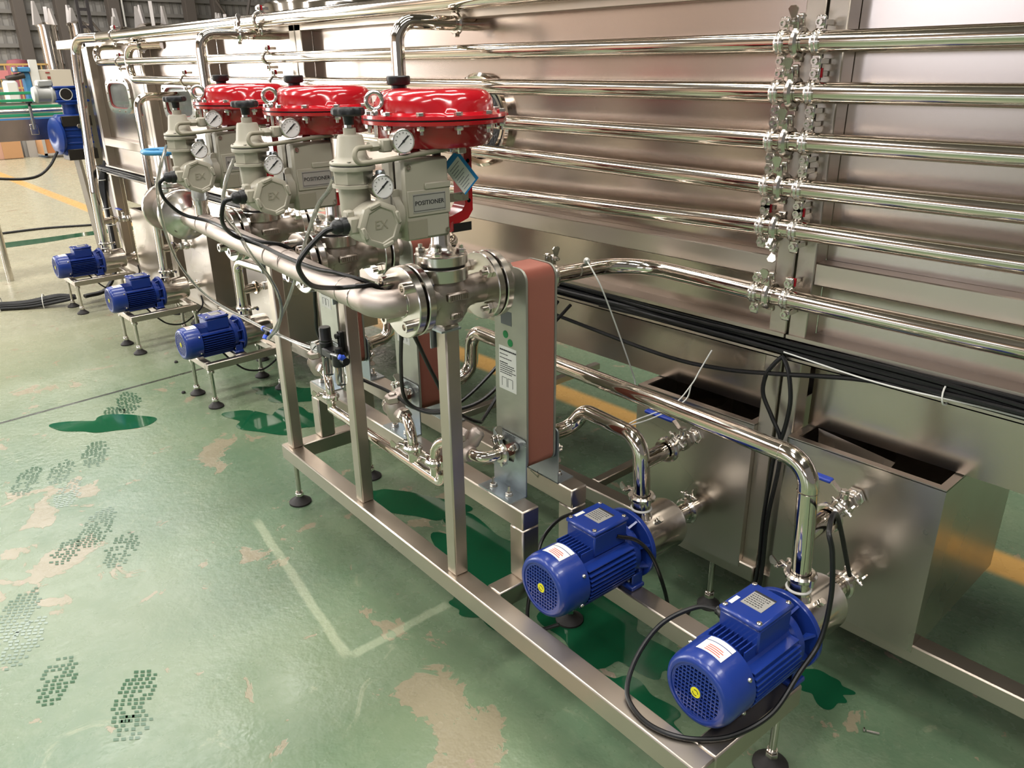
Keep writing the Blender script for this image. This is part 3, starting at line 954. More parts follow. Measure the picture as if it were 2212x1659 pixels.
# ------------------------------------------------------------------ control valves
X0, Y0, ZA = -1.54, 1.045, 1.088
def valve():
    t = thing('control_valve', 'x', 'valve', (X0, Y0, 1.0), 'S', 'red diaphragm control valves')
    b = MB()
    b.lathe([(.038, -.078), (.036, -.06), (.05, -.04), (.062, -.015), (.064, .012), (.054, .04), (.042, .062), (.036, .085), (.038, .112)], (X0, Y0, ZA - .004), (0, 1, 0), 28)
    b.lathe([(.02, -.075), (.045, -.066), (.058, -.045), (.064, -.01), (.06, .02), (.052, .045)], (X0, Y0, ZA), (0, 0, 1), 28)
    b.box((X0 + .05, Y0 - .028, ZA - .006), (X0 + .067, Y0 + .032, ZA + .016), .004).box((X0 + .045, Y0 - .018, ZA - .052), (X0 + .062, Y0 + .018, ZA - .034), .004)
    body = part('valve_body', b, 'cast_steel', t)
    lettering('CF8', .016, (X0 + .0622, Y0, ZA - .043), (0, 1, 0), (0, 0, 1), body, 'cast_steel', .0012, name='cast_letters')
    mb = MB()
    random.seed(5)
    y = Y0 - .024
    while y < Y0 + .026:
        w = random.uniform(.002, .005)
        mb.box((X0 + .066, y, ZA - .001), (X0 + .0685, y + w, ZA + .011))
        y += w + .002
    part('cast_marks', mb, 'cast_steel', body)
    for y0, y1, nm in ((.925, .945, 'pipe_flange'), (.952, .972, 'body_flange'), (1.155, 1.175, 'body_flange'), (1.182, 1.202, 'pipe_flange')):
        part(nm, MB().lathe([(.03, 0), (.083, 0), (.085, .002), (.085, y1 - y0 - .002), (.083, y1 - y0), (.03, y1 - y0)], (X0, y0, ZA), (0, 1, 0), 44), 'machined_steel', t)
    part('gasket', MB().cyl((X0, .945, ZA), (X0, .952, ZA), .055, 30), 'black_rubber', t)
    part('gasket', MB().cyl((X0, 1.175, ZA), (X0, 1.182, ZA), .055, 30), 'black_rubber', t)
    for i in range(4):
        a = PI / 4 + i * PI / 2
        dx, dz = .064 * math.cos(a), .064 * math.sin(a)
        part('flange_bolt', MB().cyl((X0 + dx, .92, ZA + dz), (X0 + dx, .985, ZA + dz), .007, 10).lathe([(.0135, 0), (.0135, .022), (.0075, .022), (.0075, .012)], (X0 + dx, .925, ZA + dz), (0, -1, 0), 18).hexn((X0 + dx, .972, ZA + dz), (0, 1, 0), .014, .012), 'bright_steel', t)
        part('flange_bolt', MB().cyl((X0 + dx, 1.128, ZA + dz), (X0 + dx, 1.222, ZA + dz), .007, 10).hexn((X0 + dx, 1.141, ZA + dz), (0, 1, 0), .0155, .014).hexn((X0 + dx, 1.202, ZA + dz), (0, 1, 0), .0155, .014), 'bright_steel', t)
    part('outlet_stub', MB().cyl((X0, 1.20, ZA), (X0, 1.253, ZA), .027, 20), 'satin_pipe', t)
    part('bonnet_flange', MB().cyl((X0, Y0, 1.126), (X0, Y0, 1.158), .063, 40, .002), 'machined_steel', t)
    part('bonnet_gasket', MB().cyl((X0, Y0, 1.158), (X0, Y0, 1.164), .056, 30), 'black_rubber', t)
    part('bonnet', MB().lathe([(.061, 0), (.063, .002), (.063, .022), (.061, .024), (.042, .025), (.028, .035), (.023, .05), (.022, .11)], (X0, Y0, 1.164), (0, 0, 1), 40), 'machined_steel', t)
    for i in range(4):
        a = PI / 4 + i * PI / 2
        part('bonnet_bolt', MB().bolt((X0 + .049 * math.cos(a), Y0 + .049 * math.sin(a), 1.188), (0, 0, 1), .011, .012), 'bright_steel', t)
    # yoke
    out = [(-.03, 0), (.03, 0), (.068, .012), (.082, .03), (.082, .19), (-.082, .19), (-.082, .03), (-.068, .012)]
    inn = [(-.02, .022), (.02, .022), (.05, .032), (.060, .045), (.060, .168), (-.060, .168), (-.060, .045), (-.05, .032)]
    yk = part('yoke', MB().holed(out, inn, (X0 - .022, Y0, 1.252), (0, 1, 0), (0, 0, 1), (.044, 0, 0)).cyl((X0, Y0, 1.24), (X0, Y0, 1.262), .034, 20), 'red_paint', t)
    part('yoke_holes', MB().cyl((X0 + .0215, Y0 + .071, 1.395), (X0 + .0228, Y0 + .071, 1.395), .005, 10).cyl((X0 + .0215, Y0 + .071, 1.305), (X0 + .0228, Y0 + .071, 1.305), .005, 10), 'hole_black', yk)
    part('nameplate', MB().box((X0 + .023, Y0 + .018, 1.236), (X0 + .0245, Y0 + .075, 1.256)), 'black_plastic', t, 'black nameplate with white print')
    part('stem', MB().cyl((X0, Y0, 1.26), (X0, Y0, 1.43), .010, 12).hexn((X0, Y0, 1.33), (0, 0, 1), .018, .03), 'dark_steel', t)
    # diaphragm housing
    lo = [(.05, 1.428), (.095, 1.430), (.118, 1.436), (.129, 1.452), (.131, 1.478), (.136, 1.483), (.160, 1.484), (.161, 1.491), (.158, 1.492)]
    part('lower_housing', MB().lathe(lo, (X0, Y0, 0), (0, 0, 1), 64), 'red_paint', t)
    def scallop(a, h):
        k = max(0., math.cos(4 * (a + .35))) ** 4
        f = min(1., max(0., (h - 1.505) / .03))
        return 1 - .085 * k * f
    up = [(.158, 1.4945), (.161, 1.4955), (.160, 1.502), (.138, 1.504), (.132, 1.508), (.131, 1.518), (.129, 1.530), (.124, 1.540), (.115, 1.548), (.10, 1.5525), (.07, 1.5545), (.03, 1.555), (0, 1.555)]
    uh = part('upper_housing', MB().lathe(up, (X0, Y0, 0), (0, 0, 1), 96, scallop), 'red_paint', t)
    part('housing_gasket', MB().cyl((X0, Y0, 1.4918), (X0, Y0, 1.4946), .157, 48), 'black_rubber', t)
    for i in range(12):
        a = 2 * PI * (i + .5) / 12
        c = (X0 + .149 * math.cos(a), Y0 + .149 * math.sin(a))
        part('housing_bolt', MB().hexn((*c, 1.5025), (0, 0, 1), .0095, .008).cyl((*c, 1.466), (*c, 1.503), .0042, 8).hexn((*c, 1.474), (0, 0, 1), .0095, .009), 'bright_steel', t)
    for a in (-1.62, 2.45):
        c = V((X0 + .146 * math.cos(a), Y0 + .146 * math.sin(a), 1.503))
        part('eye_bolt', MB().torus(c + V((0, 0, .028)), (math.cos(a + 1.2), math.sin(a + 1.2), 0), .017, .0055, 22, 10).lathe([(.011, 0), (.011, .006), (.007, .012)], c, (0, 0, 1), 12).cyl(c - V((0, 0, .045)), c, .0055, 8), 'bright_steel', t)
    part('vent_cap', MB().lathe([(.016, 0), (.016, .014), (.024, .016), (.026, .02), (.026, .032), (.024, .034), (0, .034)], (X0 - .062, Y0 - .05, 1.545), (0, 0, 1), 18), 'black_plastic', t)
    return t
v3 = valve()
v3['label'] = 'control valve with the nearest red diaphragm head, its outlet flange in full view'
copies(v3, 'control valve with the middle one of three red diaphragm heads', 'control valve with the farthest of three red diaphragm heads')
# paper tag on the nearest valve only
t = thing('hang_tag', 'blue edged paper tag hanging by the yoke of the nearest valve', 'tag', (X0 + .04, Y0 + .02, 1.36), 'S')
Rt = Matrix.Translation((X0 + .05, Y0 + .03, 1.375)) @ Matrix.Rotation(.72, 4, 'X')
part('card', MB().at(Rt).box((0, -.026, -.045), (.0012, .026, .045)), 'paper_white', t)
part('blue_edge', MB().at(Rt).box((.0012, .018, -.045), (.0018, .026, .045)).box((.0012, -.026, .032), (.0018, .018, .045)).box((.0012, -.026, -.045), (.0018, .018, -.041)), 'tag_blue', t)
mb = MB().at(Rt)
for i in range(9):
    mb.box((.0012, -.02, .022 - i * .007), (.0016, .012 - .006 * (i % 3), .0235 - i * .007))
part('written_lines', mb, 'print_grey', t)

# ------------------------------------------------------------------ positioners
def gauge(parent, c, r, ax=(1, 0, 0), nm='pressure_gauge'):
    c, a = V(c), V(ax).normalized()
    g = part(nm, MB().lathe([(r * .55, -.026), (r * .97, -.022), (r, -.018), (r, 0), (r * .93, .001), (r * .9, -.002)], c, a, 32), 'bright_steel', parent)
    part('dial', MB().lathe([(r * .9, -.002), (r * .9, -.0010)], c, a, 28), 'dial_white', g)
    u = V((0, 0, 1))
    w = u.cross(a).normalized()
    R = Matrix((w, u, a)).transposed().to_4x4()
    R.translation = c
    nd = MB().at(R @ Matrix.Rotation(.75, 4, 'Z')).prism([(-r * .75, -.0005), (r * .1, -.0016), (r * .62, -.0016), (r * .62, .0016), (r * .1, .0016), (-r * .75, .0005)], (0, 0, -.0004), (1, 0, 0), (0, 1, 0), (0, 0, .0008))
    nd.at(R).lathe([(r * .1, -.0008), (r * .1, .001)], (0, 0, 0), (0, 0, 1), 10)
    for k in range(11):
        an = math.radians(-45 + 27 * k)
        nd.at(R @ Matrix.Rotation(an, 4, 'Z')).box((r * .62, -.0004, -.0012), (r * .74, .0004, -.0006))
    nd.at(R).box((-r * .2, -r * .5, -.0012), (-r * .05, -r * .4, -.0006)).box((r * .05, -r * .45, -.0012), (r * .25, -r * .36, -.0006))
    part('needle_and_scale', nd, 'print_black', g)
    return g
def positioner():
    t = thing('valve_positioner', 'x', 'positioner', (-1.487, .955, 1.25), 'S', 'beige valve positioners')
    xb, xf, ya, yb, za, zb = -1.530, -1.452, .898, 1.016, 1.247, 1.418
    part('case_back', MB().box((xb, ya - .006, za + .008), (-1.490, yb + .004, zb - .004), .006), 'beige_paint', t)
    c = MB().box((-1.487, ya, za), (xf, yb, zb), .006)
    c.box((xf - .002, ya + .008, za + .052), (xf + .0025, yb - .001, za + .106), .001).box((xf - .002, ya + .052, za + .106), (xf + .0045, yb + .001, za + .120), .002)
    cv = part('case_cover', c, 'beige_paint', t)
    part('lower_flap', MB().box((xf, ya + .006, za + .004), (xf + .0015, ya + .055, za + .044), .0005), 'beige_shade', cv)
    part('cover_seam', MB().box((-1.4905, ya + .001, za + .004), (-1.4868, yb - .001, zb - .004)), 'dark_steel', t)
    for y, z in ((ya + .014, zb - .016), (yb - .010, za + .014)):
        part('cover_screw', MB().lathe([(.0055, 0), (.0055, .003), (.003, .003), (.003, .001)], (xf, y, z), (1, 0, 0), 14), 'bright_steel', cv)
    lb = part('name_label', MB().box((xf + .0022, .918, 1.306), (xf + .0034, 1.002, 1.346)), 'label_metal', t, 'silver label reading POSITIONER with dotted border')
    mb = MB()
    for i in range(26):
        y = .9205 + i * .0031
        for z in (1.309, 1.342):
            mb.box((xf + .0034, y, z), (xf + .0037, y + .0017, z + .002))
    for i in range(11):
        z = 1.3105 + i * .0031
        for y in (.9195, .9995):
            mb.box((xf + .0034, y, z), (xf + .0037, y + .0012, z + .0017))
    part('dotted_border', mb, 'print_black', lb)
    lettering('POSITIONER', .0134, (xf + .0036, .960, 1.326), (0, 1, 0), (0, 0, 1), lb)
    arm = MB().prism(rrect(.024, .105, .012, 6), (-1.478, .892, 1.305), (0, 1, 0), (0, 0, 1), (.008, 0, 0))
    part('side_arm', arm, 'beige_paint', t)
    part('side_boss', MB().cyl((-1.50, .880, 1.305), (-1.50, .90, 1.305), .048, 24), 'beige_paint', t)
    # round junction box
    jy, jz, jx = .826, 1.296, -1.43
    jb = part('junction_box', MB().cyl((jx - .075, jy, jz), (jx - .012, jy, jz), .045, 36, .002), 'beige_paint', t)
    oc = MB().lathe([(.046, -.012), (.050, -.010), (.050, .0), (.043, .003), (.038, .003), (.036, .0005), (0, .0005)], (jx, jy, jz), (1, 0, 0), 8)
    cap = part('junction_cap', oc, 'beige_paint', jb)
    for k in range(4):
        a = k * PI / 2 + .3
        R = Matrix.Translation((jx - .004, jy, jz)) @ Matrix.Rotation(a, 4, 'X')
        part('cap_lug', MB().at(R).box((-.006, -.013, .038), (.010, .013, .047), .002), 'beige_paint', jb)
    lettering('EX', .026, (jx + .0008, jy, jz), (0, 1, 0), (0, 0, 1), cap, 'beige_shade', .0006, name='cast_letters')
    part('white_tag', MB().box((jx - .045, jy - .012, jz + .0405), (jx - .025, jy + .008, jz + .0425)), 'paper_white', jb)
    part('cable_neck', MB().box((jx - .052, .762, jz - .014), (jx - .014, .80, jz + .020), .004).box((jx - .046, .764, jz + .016), (jx - .026, .782, jz + .032), .003), 'beige_paint', t)
    gl = MB().lathe([(.013, 0), (.018, .002), (.018, .012), (.015, .016), (.016, .026), (.011, .034), (.006, .036)], (jx - .033, .766, jz + .002), (0, -1, 0), 14)
    part('cable_gland', gl, 'black_plastic', t)
    gauge(t, (-1.436, .896, 1.457), .0245, (1, -.12, .05))
    part('gauge_stub', MB().cyl((-1.465, .85, 1.45), (-1.462, .885, 1.455), .0085, 10).hexn((-1.465, .83, 1.449), (0, 1, 0), .011, .02).box((-1.475, .855, 1.436), (-1.453, .88, 1.462), .003), 'beige_paint', t)
    part('air_pipe', MB().tube([(-1.458, .832, 1.449), (-1.445, .785, 1.449), (-1.44, .785, 1.420), (-1.44, .85, 1.422), (-1.448, 1.01, 1.433), (-1.46, 1.03, 1.434)], .0052, .016, 10), 'beige_shade', t)
    part('pipe_fitting', MB().hexn((-1.46, 1.022, 1.434), (0, 1, 0), .011, .02).box((-1.475, 1.04, 1.42), (-1.447, 1.062, 1.45), .002), 'bright_steel', t)
    part('mount_lever', MB().box((-1.50, 1.016, 1.31), (-1.497, 1.10, 1.33)).box((-1.497, 1.07, 1.314), (-1.480, 1.074, 1.326)), 'bright_steel', t)
    return t
ps = positioner()
ps['label'] = 'beige box reading positioner in front of the nearest red head'
copies(ps, 'beige box reading positioner on the middle of the three valves', 'beige positioner box on the farthest valve, mostly hidden')
def regulator():
    cx, cy = -1.505, .812
    t = thing('air_regulator', 'x', 'regulator', (cx, cy, 1.26), 'S', 'beige air regulators with black knobs')
    part('lower_cup', MB().lathe([(.026, 1.27), (.030, 1.275), (.033, 1.36), (.033, 1.372)], (cx, cy, 0), (0, 0, 1), 28), 'beige_paint', t)
    blk = MB().lathe([(.036, 1.366), (.045, 1.368), (.045, 1.374), (.036, 1.376)], (cx, cy, 0), (0, 0, 1), 32)
    blk.lathe([(.042, 1.376), (.042, 1.402)], (cx, cy, 0), (0, 0, 1), 8).lathe([(.046, 1.402), (.047, 1.408), (.046, 1.411)], (cx, cy, 0), (0, 0, 1), 32)
    part('middle_block', blk, 'beige_paint', t)
    part('seal_line', MB().cyl((cx, cy, 1.411), (cx, cy, 1.4135), .045, 32), 'black_rubber', t)
    part('spring_cone', MB().lathe([(.046, 1.4135), (.047, 1.416), (.046, 1.419), (.036, 1.424), (.032, 1.430), (.026, 1.468), (.024, 1.471), (.013, 1.472), (.013, 1.484)], (cx, cy, 0), (0, 0, 1), 28), 'beige_paint', t)
    for k in range(6):
        a = k * PI / 3 + .4
        part('cone_screw', MB().lathe([(.005, 0), (.005, .004)], (cx + .04 * math.cos(a), cy + .04 * math.sin(a), 1.418), (0, 0, 1), 10), 'bright_steel', t)
    part('stem', MB().cyl((cx, cy, 1.48), (cx, cy, 1.50), .006, 10).hexn((cx, cy, 1.484), (0, 0, 1), .010, .007), 'bright_steel', t)
    part('knob', MB().lathe([(.010, 1.490), (.012, 1.506), (.030, 1.508), (.034, 1.511), (.034, 1.519), (.031, 1.523), (.018, 1.5235), (.016, 1.521), (0, 1.521)], (cx, cy, 0), (0, 0, 1), 60, lambda a, h: 1 - (.06 * (math.cos(10 * a) > .3) if h > 1.507 else 0)), 'black_plastic', t)
    part('port_plug', MB().hexn((cx + .025, cy + .042, 1.388), (.8, .6, 0), .014, .014), 'zinc_plate', t)
    gauge(t, (-1.432, .838, 1.372), .0245, (1, -.12, .05))
    part('gauge_stub', MB().cyl((cx + .01, cy + .03, 1.385), (-1.455, .834, 1.376), .008, 10), 'bright_steel', t)
    return t
rg = regulator()
rg['label'] = 'beige air regulator with black knob beside the nearest positioner box'
copies(rg, 'beige air regulator with black knob beside the middle positioner box', 'beige air regulator with black knob above the blue handwheel')

# ------------------------------------------------------------------ steam header and its gate valve
mb = MB().tube([(X0, .926, ZA), (X0, .872, ZA), (-1.64, .872, 1.092), (-2.78, .872, 1.13)], .033, .062, 24)
hp = solo('steam_header', mb, 'satin_pipe', 'thick matt grey header pipe feeding the three control valves', 'pipe', 'S', loc=(X0, .872, ZA))
ORG[hp] = V((X0, .872, ZA))
for q, a, r in (((X0, .924, ZA), (0, 1, 0), .003), ((-1.636, .872, 1.092), (1, 0, 0), .0016), ((-1.70, .872, 1.094), (1, 0, 0), .0012)):
    part('weld_seam', MB().torus(q, a, .033, r, 28, 6), 'bright_steel', hp)
for i in (1, 2):
    z = 1.092 + .0333 * abs(i * DX)
    part('branch_stub', MB().tube([(X0 + i * DX, .872, z - .005), (X0 + i * DX, .926, ZA)], .03, 0, 20).torus((X0 + i * DX - .05, .872, z), (1, 0, 0), .033, .0014, 24, 6).torus((X0 + i * DX + .05, .872, z), (1, 0, 0), .033, .0014, 24, 6), 'satin_pipe', hp)
t = thing('header_vent', 'plastic wrapped vent stub standing on the far end of the header', 'vent', (-2.66, .872, 1.15), 'S')
part('stub', MB().lathe([(.02, 0), (.02, .035), (.024, .036), (.024, .05)], (-2.66, .872, 1.152), (0, 0, 1), 20), 'bright_steel', t)
part('film_wrap', MB().lathe([(.02, .048), (.026, .06), (.022, .09), (.025, .12), (.018, .15), (.010, .175), (0, .18)], (-2.66, .872, 1.152), (0, 0, 1), 14, lambda a, h: 1 + .16 * math.sin(3 * a + 60 * h)), 'wrap_film', t)
t = thing('gate_valve', 'flanged gate valve with light blue handwheel at the far end of the header', 'valve', (-2.98, .872, 1.05), 'S')
part('cone_flange', MB().lathe([(.033, 0), (.033, .02), (.068, .05), (.083, .052), (.083, .068), (.03, .068)], (-2.775, .872, 1.13), (-1, 0, 0), 36), 'machined_steel', t)
part('end_flange', MB().cyl((-2.85, .872, 1.132), (-2.87, .872, 1.132), .083, 36, .002), 'machined_steel', t)
part('end_flange', MB().cyl((-3.03, .872, 1.132), (-3.05, .872, 1.132), .083, 36, .002), 'machined_steel', t)
part('gate_body', MB().lathe([(.05, 0), (.042, .03), (.06, .08), (.042, .13), (.05, .16)], (-3.03, .872, 1.132), (1, 0, 0), 28).lathe([(.055, 0), (.045, .05), (.03, .075)], (-2.95, .872, 1.13), (0, 0, 1), 24), 'satin_pipe', t)
part('bonnet_flange', MB().cyl((-2.95, .872, 1.20), (-2.95, .872, 1.214), .048, 28, .002).cyl((-2.95, .872, 1.217), (-2.95, .872, 1.231), .048, 28, .002).lathe([(.03, 1.231), (.022, 1.25), (.016, 1.29), (.016, 1.32)], (-2.95, .872, 0), (0, 0, 1), 20), 'machined_steel', t)
for q, a, r in (((-2.99, .845, 1.231), (0, 0, 1), .008), ((-2.91, .845, 1.231), (0, 0, 1), .008), ((-2.843, .83, 1.085), (1, 0, 0), .013), ((-2.843, .915, 1.17), (1, 0, 0), .013)):
    part('flange_bolt', MB().bolt(q, a, r, r), 'bright_steel', t)
hw = part('handwheel', MB().torus((-2.95, .872, 1.335), (0, 0, 1), .068, .0085, 36, 10), 'wheel_blue', t)
mb = MB().cyl((-2.95, .872, 1.318), (-2.95, .872, 1.342), .016, 14)
for k in range(3):
    a = k * 2 * PI / 3 + .5
    mb.cyl((-2.95, .872, 1.33), (-2.95 + .066 * math.cos(a), .872 + .066 * math.sin(a), 1.335), .006, 8)
part('wheel_spokes', mb, 'wheel_blue', hw)

# ------------------------------------------------------------------ air preparation unit on the middle post and its hoses
t = thing('air_filter_unit', 'black air filter regulator with clear bowls on the middle post', 'air filter', (-2.12, 1.02, .70), 'S')
part('regulator_body', MB().cyl((-2.155, 1.02, .768), (-2.155, 1.02, .815), .021, 20, .003).box((-2.185, 1.0, .772), (-2.09, 1.04, .80), .004), 'black_plastic', t)
part('adjust_knob', MB().lathe([(.019, .815), (.020, .82), (.0185, .822), (.0185, .855), (.017, .860), (0, .860)], (-2.155, 1.02, 0), (0, 0, 1), 30, lambda a, h: 1 - .03 * (math.cos(12 * a) > 0)), 'black_plastic', t)
part('lubricator_body', MB().cyl((-2.075, 1.02, .755), (-2.075, 1.02, .795), .022, 20, .003).cyl((-2.075, 1.02, .795), (-2.075, 1.02, .812), .012, 14).cyl((-2.06, 1.02, .78), (-2.03, 1.02, .78), .012, 12), 'black_plastic', t)
for x, z0 in ((-2.155, .70), (-2.075, .69)):
    part('clear_bowl', MB().lathe([(.004, z0 - .006), (.006, z0), (.014, z0 + .004), (.017, z0 + .014), (.018, .765)], (x, 1.02, 0), (0, 0, 1), 20), 'plastic_bowl', t)
    part('bowl_tube', MB().cyl((x, 1.02, z0 + .012), (x, 1.02, .765), .0025, 8), 'white_plastic', t)
gauge(t, (-2.20, 1.0, .785), .019, (.25, -1, 0))
part('mount_plate', MB().box((-2.118, 1.040, .77), (-2.10, 1.055, .85), .002).cyl((-2.108, 1.03, .838), (-2.108, 1.042, .838), .008, 10), 'black_plastic', t)
part('hose_fitting', MB().cyl((-2.04, 1.022, .78), (-2.04, 1.012, .795), .009, 12).lathe([(.0085, 0), (.0085, .01), (.005, .012)], (-2.04, 1.012, .793), (0, -.6, .3), 12), 'fitting_blue', t)
t = thing('hose_tee', 'black tee with blue rings where the clear air hoses meet', 'fitting', (-2.55, 1.0, .755), 'S')
part('tee_body', MB().cyl((-2.59, 1.0, .752), (-2.52, 1.0, .758), .008, 10).cyl((-2.555, 1.0, .755), (-2.55, .985, .735), .008, 10), 'black_plastic', t)
part('ring', MB().cyl((-2.60, 1.0, .751), (-2.588, 1.0, .752), .0095, 12), 'fitting_blue', t)
part('ring', MB().cyl((-2.522, 1.0, .757), (-2.51, 1.0, .758), .0095, 12), 'fitting_blue', t)
part('ring', MB().cyl((-2.551, .989, .740), (-2.549, .981, .729), .0095, 12), 'fitting_blue', t)
def flex(name, label, cat, pts, r, m, frame='S', sub=10):
    return solo(name, MB().sweep(spline(pts, sub), r, 9, True), m, label, cat, frame, loc=pts[0])
flex('air_hose', 'clear air hose hanging from the nearest regulator', 'hose', [(-1.53, .78, 1.385), (-1.60, .80, 1.350), (-1.72, .83, 1.30), (-1.872, .86, 1.19), (-2.131, .92, 1.0), (-2.40, .98, .83), (-2.52, .985, .735)], .0052, 'plastic_tube')
flex('air_hose', 'clear air hose hanging from the middle regulator', 'hose', [(-2.055, .775, 1.385), (-2.06, .745, 1.325), (-2.10, .745, 1.245), (-2.13, .785, 1.185), (-2.10, .80, 1.13), (-2.13, .86, 1.04), (-2.247, .93, .925), (-2.42, .98, .80), (-2.53, .985, .735)], .0052, 'plastic_tube')
flex('air_hose', 'clear air hose sweeping down from the farthest regulator', 'hose', [(-2.585, .775, 1.385), (-2.61, .75, 1.315), (-2.70, .755, 1.22), (-2.80, .79, 1.07), (-2.86, .84, .94), (-2.82, .91, .825), (-2.60, 1.0, .752)], .0052, 'plastic_tube')
flex('air_hose', 'straight clear air hose running to the black air filter', 'hose', [(-2.513, 1.0, .758), (-2.317, 1.005, .765), (-2.05, 1.005, .797)], .0052, 'plastic_tube')
flex('signal_cable', 'black signal cable looping from the nearest junction box over the header', 'cable', [(-1.463, .733, 1.297), (-1.465, .712, 1.290), (-1.47, .673, 1.258), (-1.475, .656, 1.228), (-1.52, .699, 1.175), (-1.62, .80, 1.130), (-1.60, .855, 1.128), (-1.60, .90, 1.12), (-1.62, .96, 1.06), (-1.70, 1.02, .98), (-1.80, 1.07, .82), (-1.84, 1.10, .70), (-1.80, 1.14, .66), (-1.72, 1.17, .68), (-1.69, 1.28, .70), (-1.72, 1.45, .78), (-1.80, 1.72, .87)], .0055, 'cable_black')
flex('signal_cable', 'black signal cable looping from the middle junction box over the header', 'cable', [(-1.992, .733, 1.297), (-1.998, .712, 1.287), (-2.03, .713, 1.235), (-2.12, .77, 1.18), (-2.09, .825, 1.152), (-1.95, .832, 1.142), (-1.80, .845, 1.135), (-1.72, .87, 1.132), (-1.66, .93, 1.10), (-1.64, 1.0, 1.0), (-1.66, 1.08, .84), (-1.66, 1.14, .72), (-1.68, 1.24, .64), (-1.74, 1.32, .62), (-1.80, 1.50, .74), (-1.86, 1.72, .87)], .0055, 'cable_black')
flex('signal_cable', 'black signal cable looping from the farthest junction box over the header', 'cable', [(-2.521, .733, 1.297), (-2.53, .718, 1.278), (-2.56, .735, 1.23), (-2.56, .78, 1.18), (-2.48, .83, 1.162), (-2.302, .835, 1.155), (-2.15, .845, 1.150), (-2.10, .91, 1.13), (-2.12, .98, 1.04), (-2.16, 1.0, .92), (-2.2, 1.02, .82), (-2.2, 1.08, .70), (-2.0, 1.14, .66), (-1.87, 1.16, .64), (-1.80, 1.25, .65), (-1.82, 1.45, .74), (-1.90, 1.72, .87)], .0055, 'cable_black')
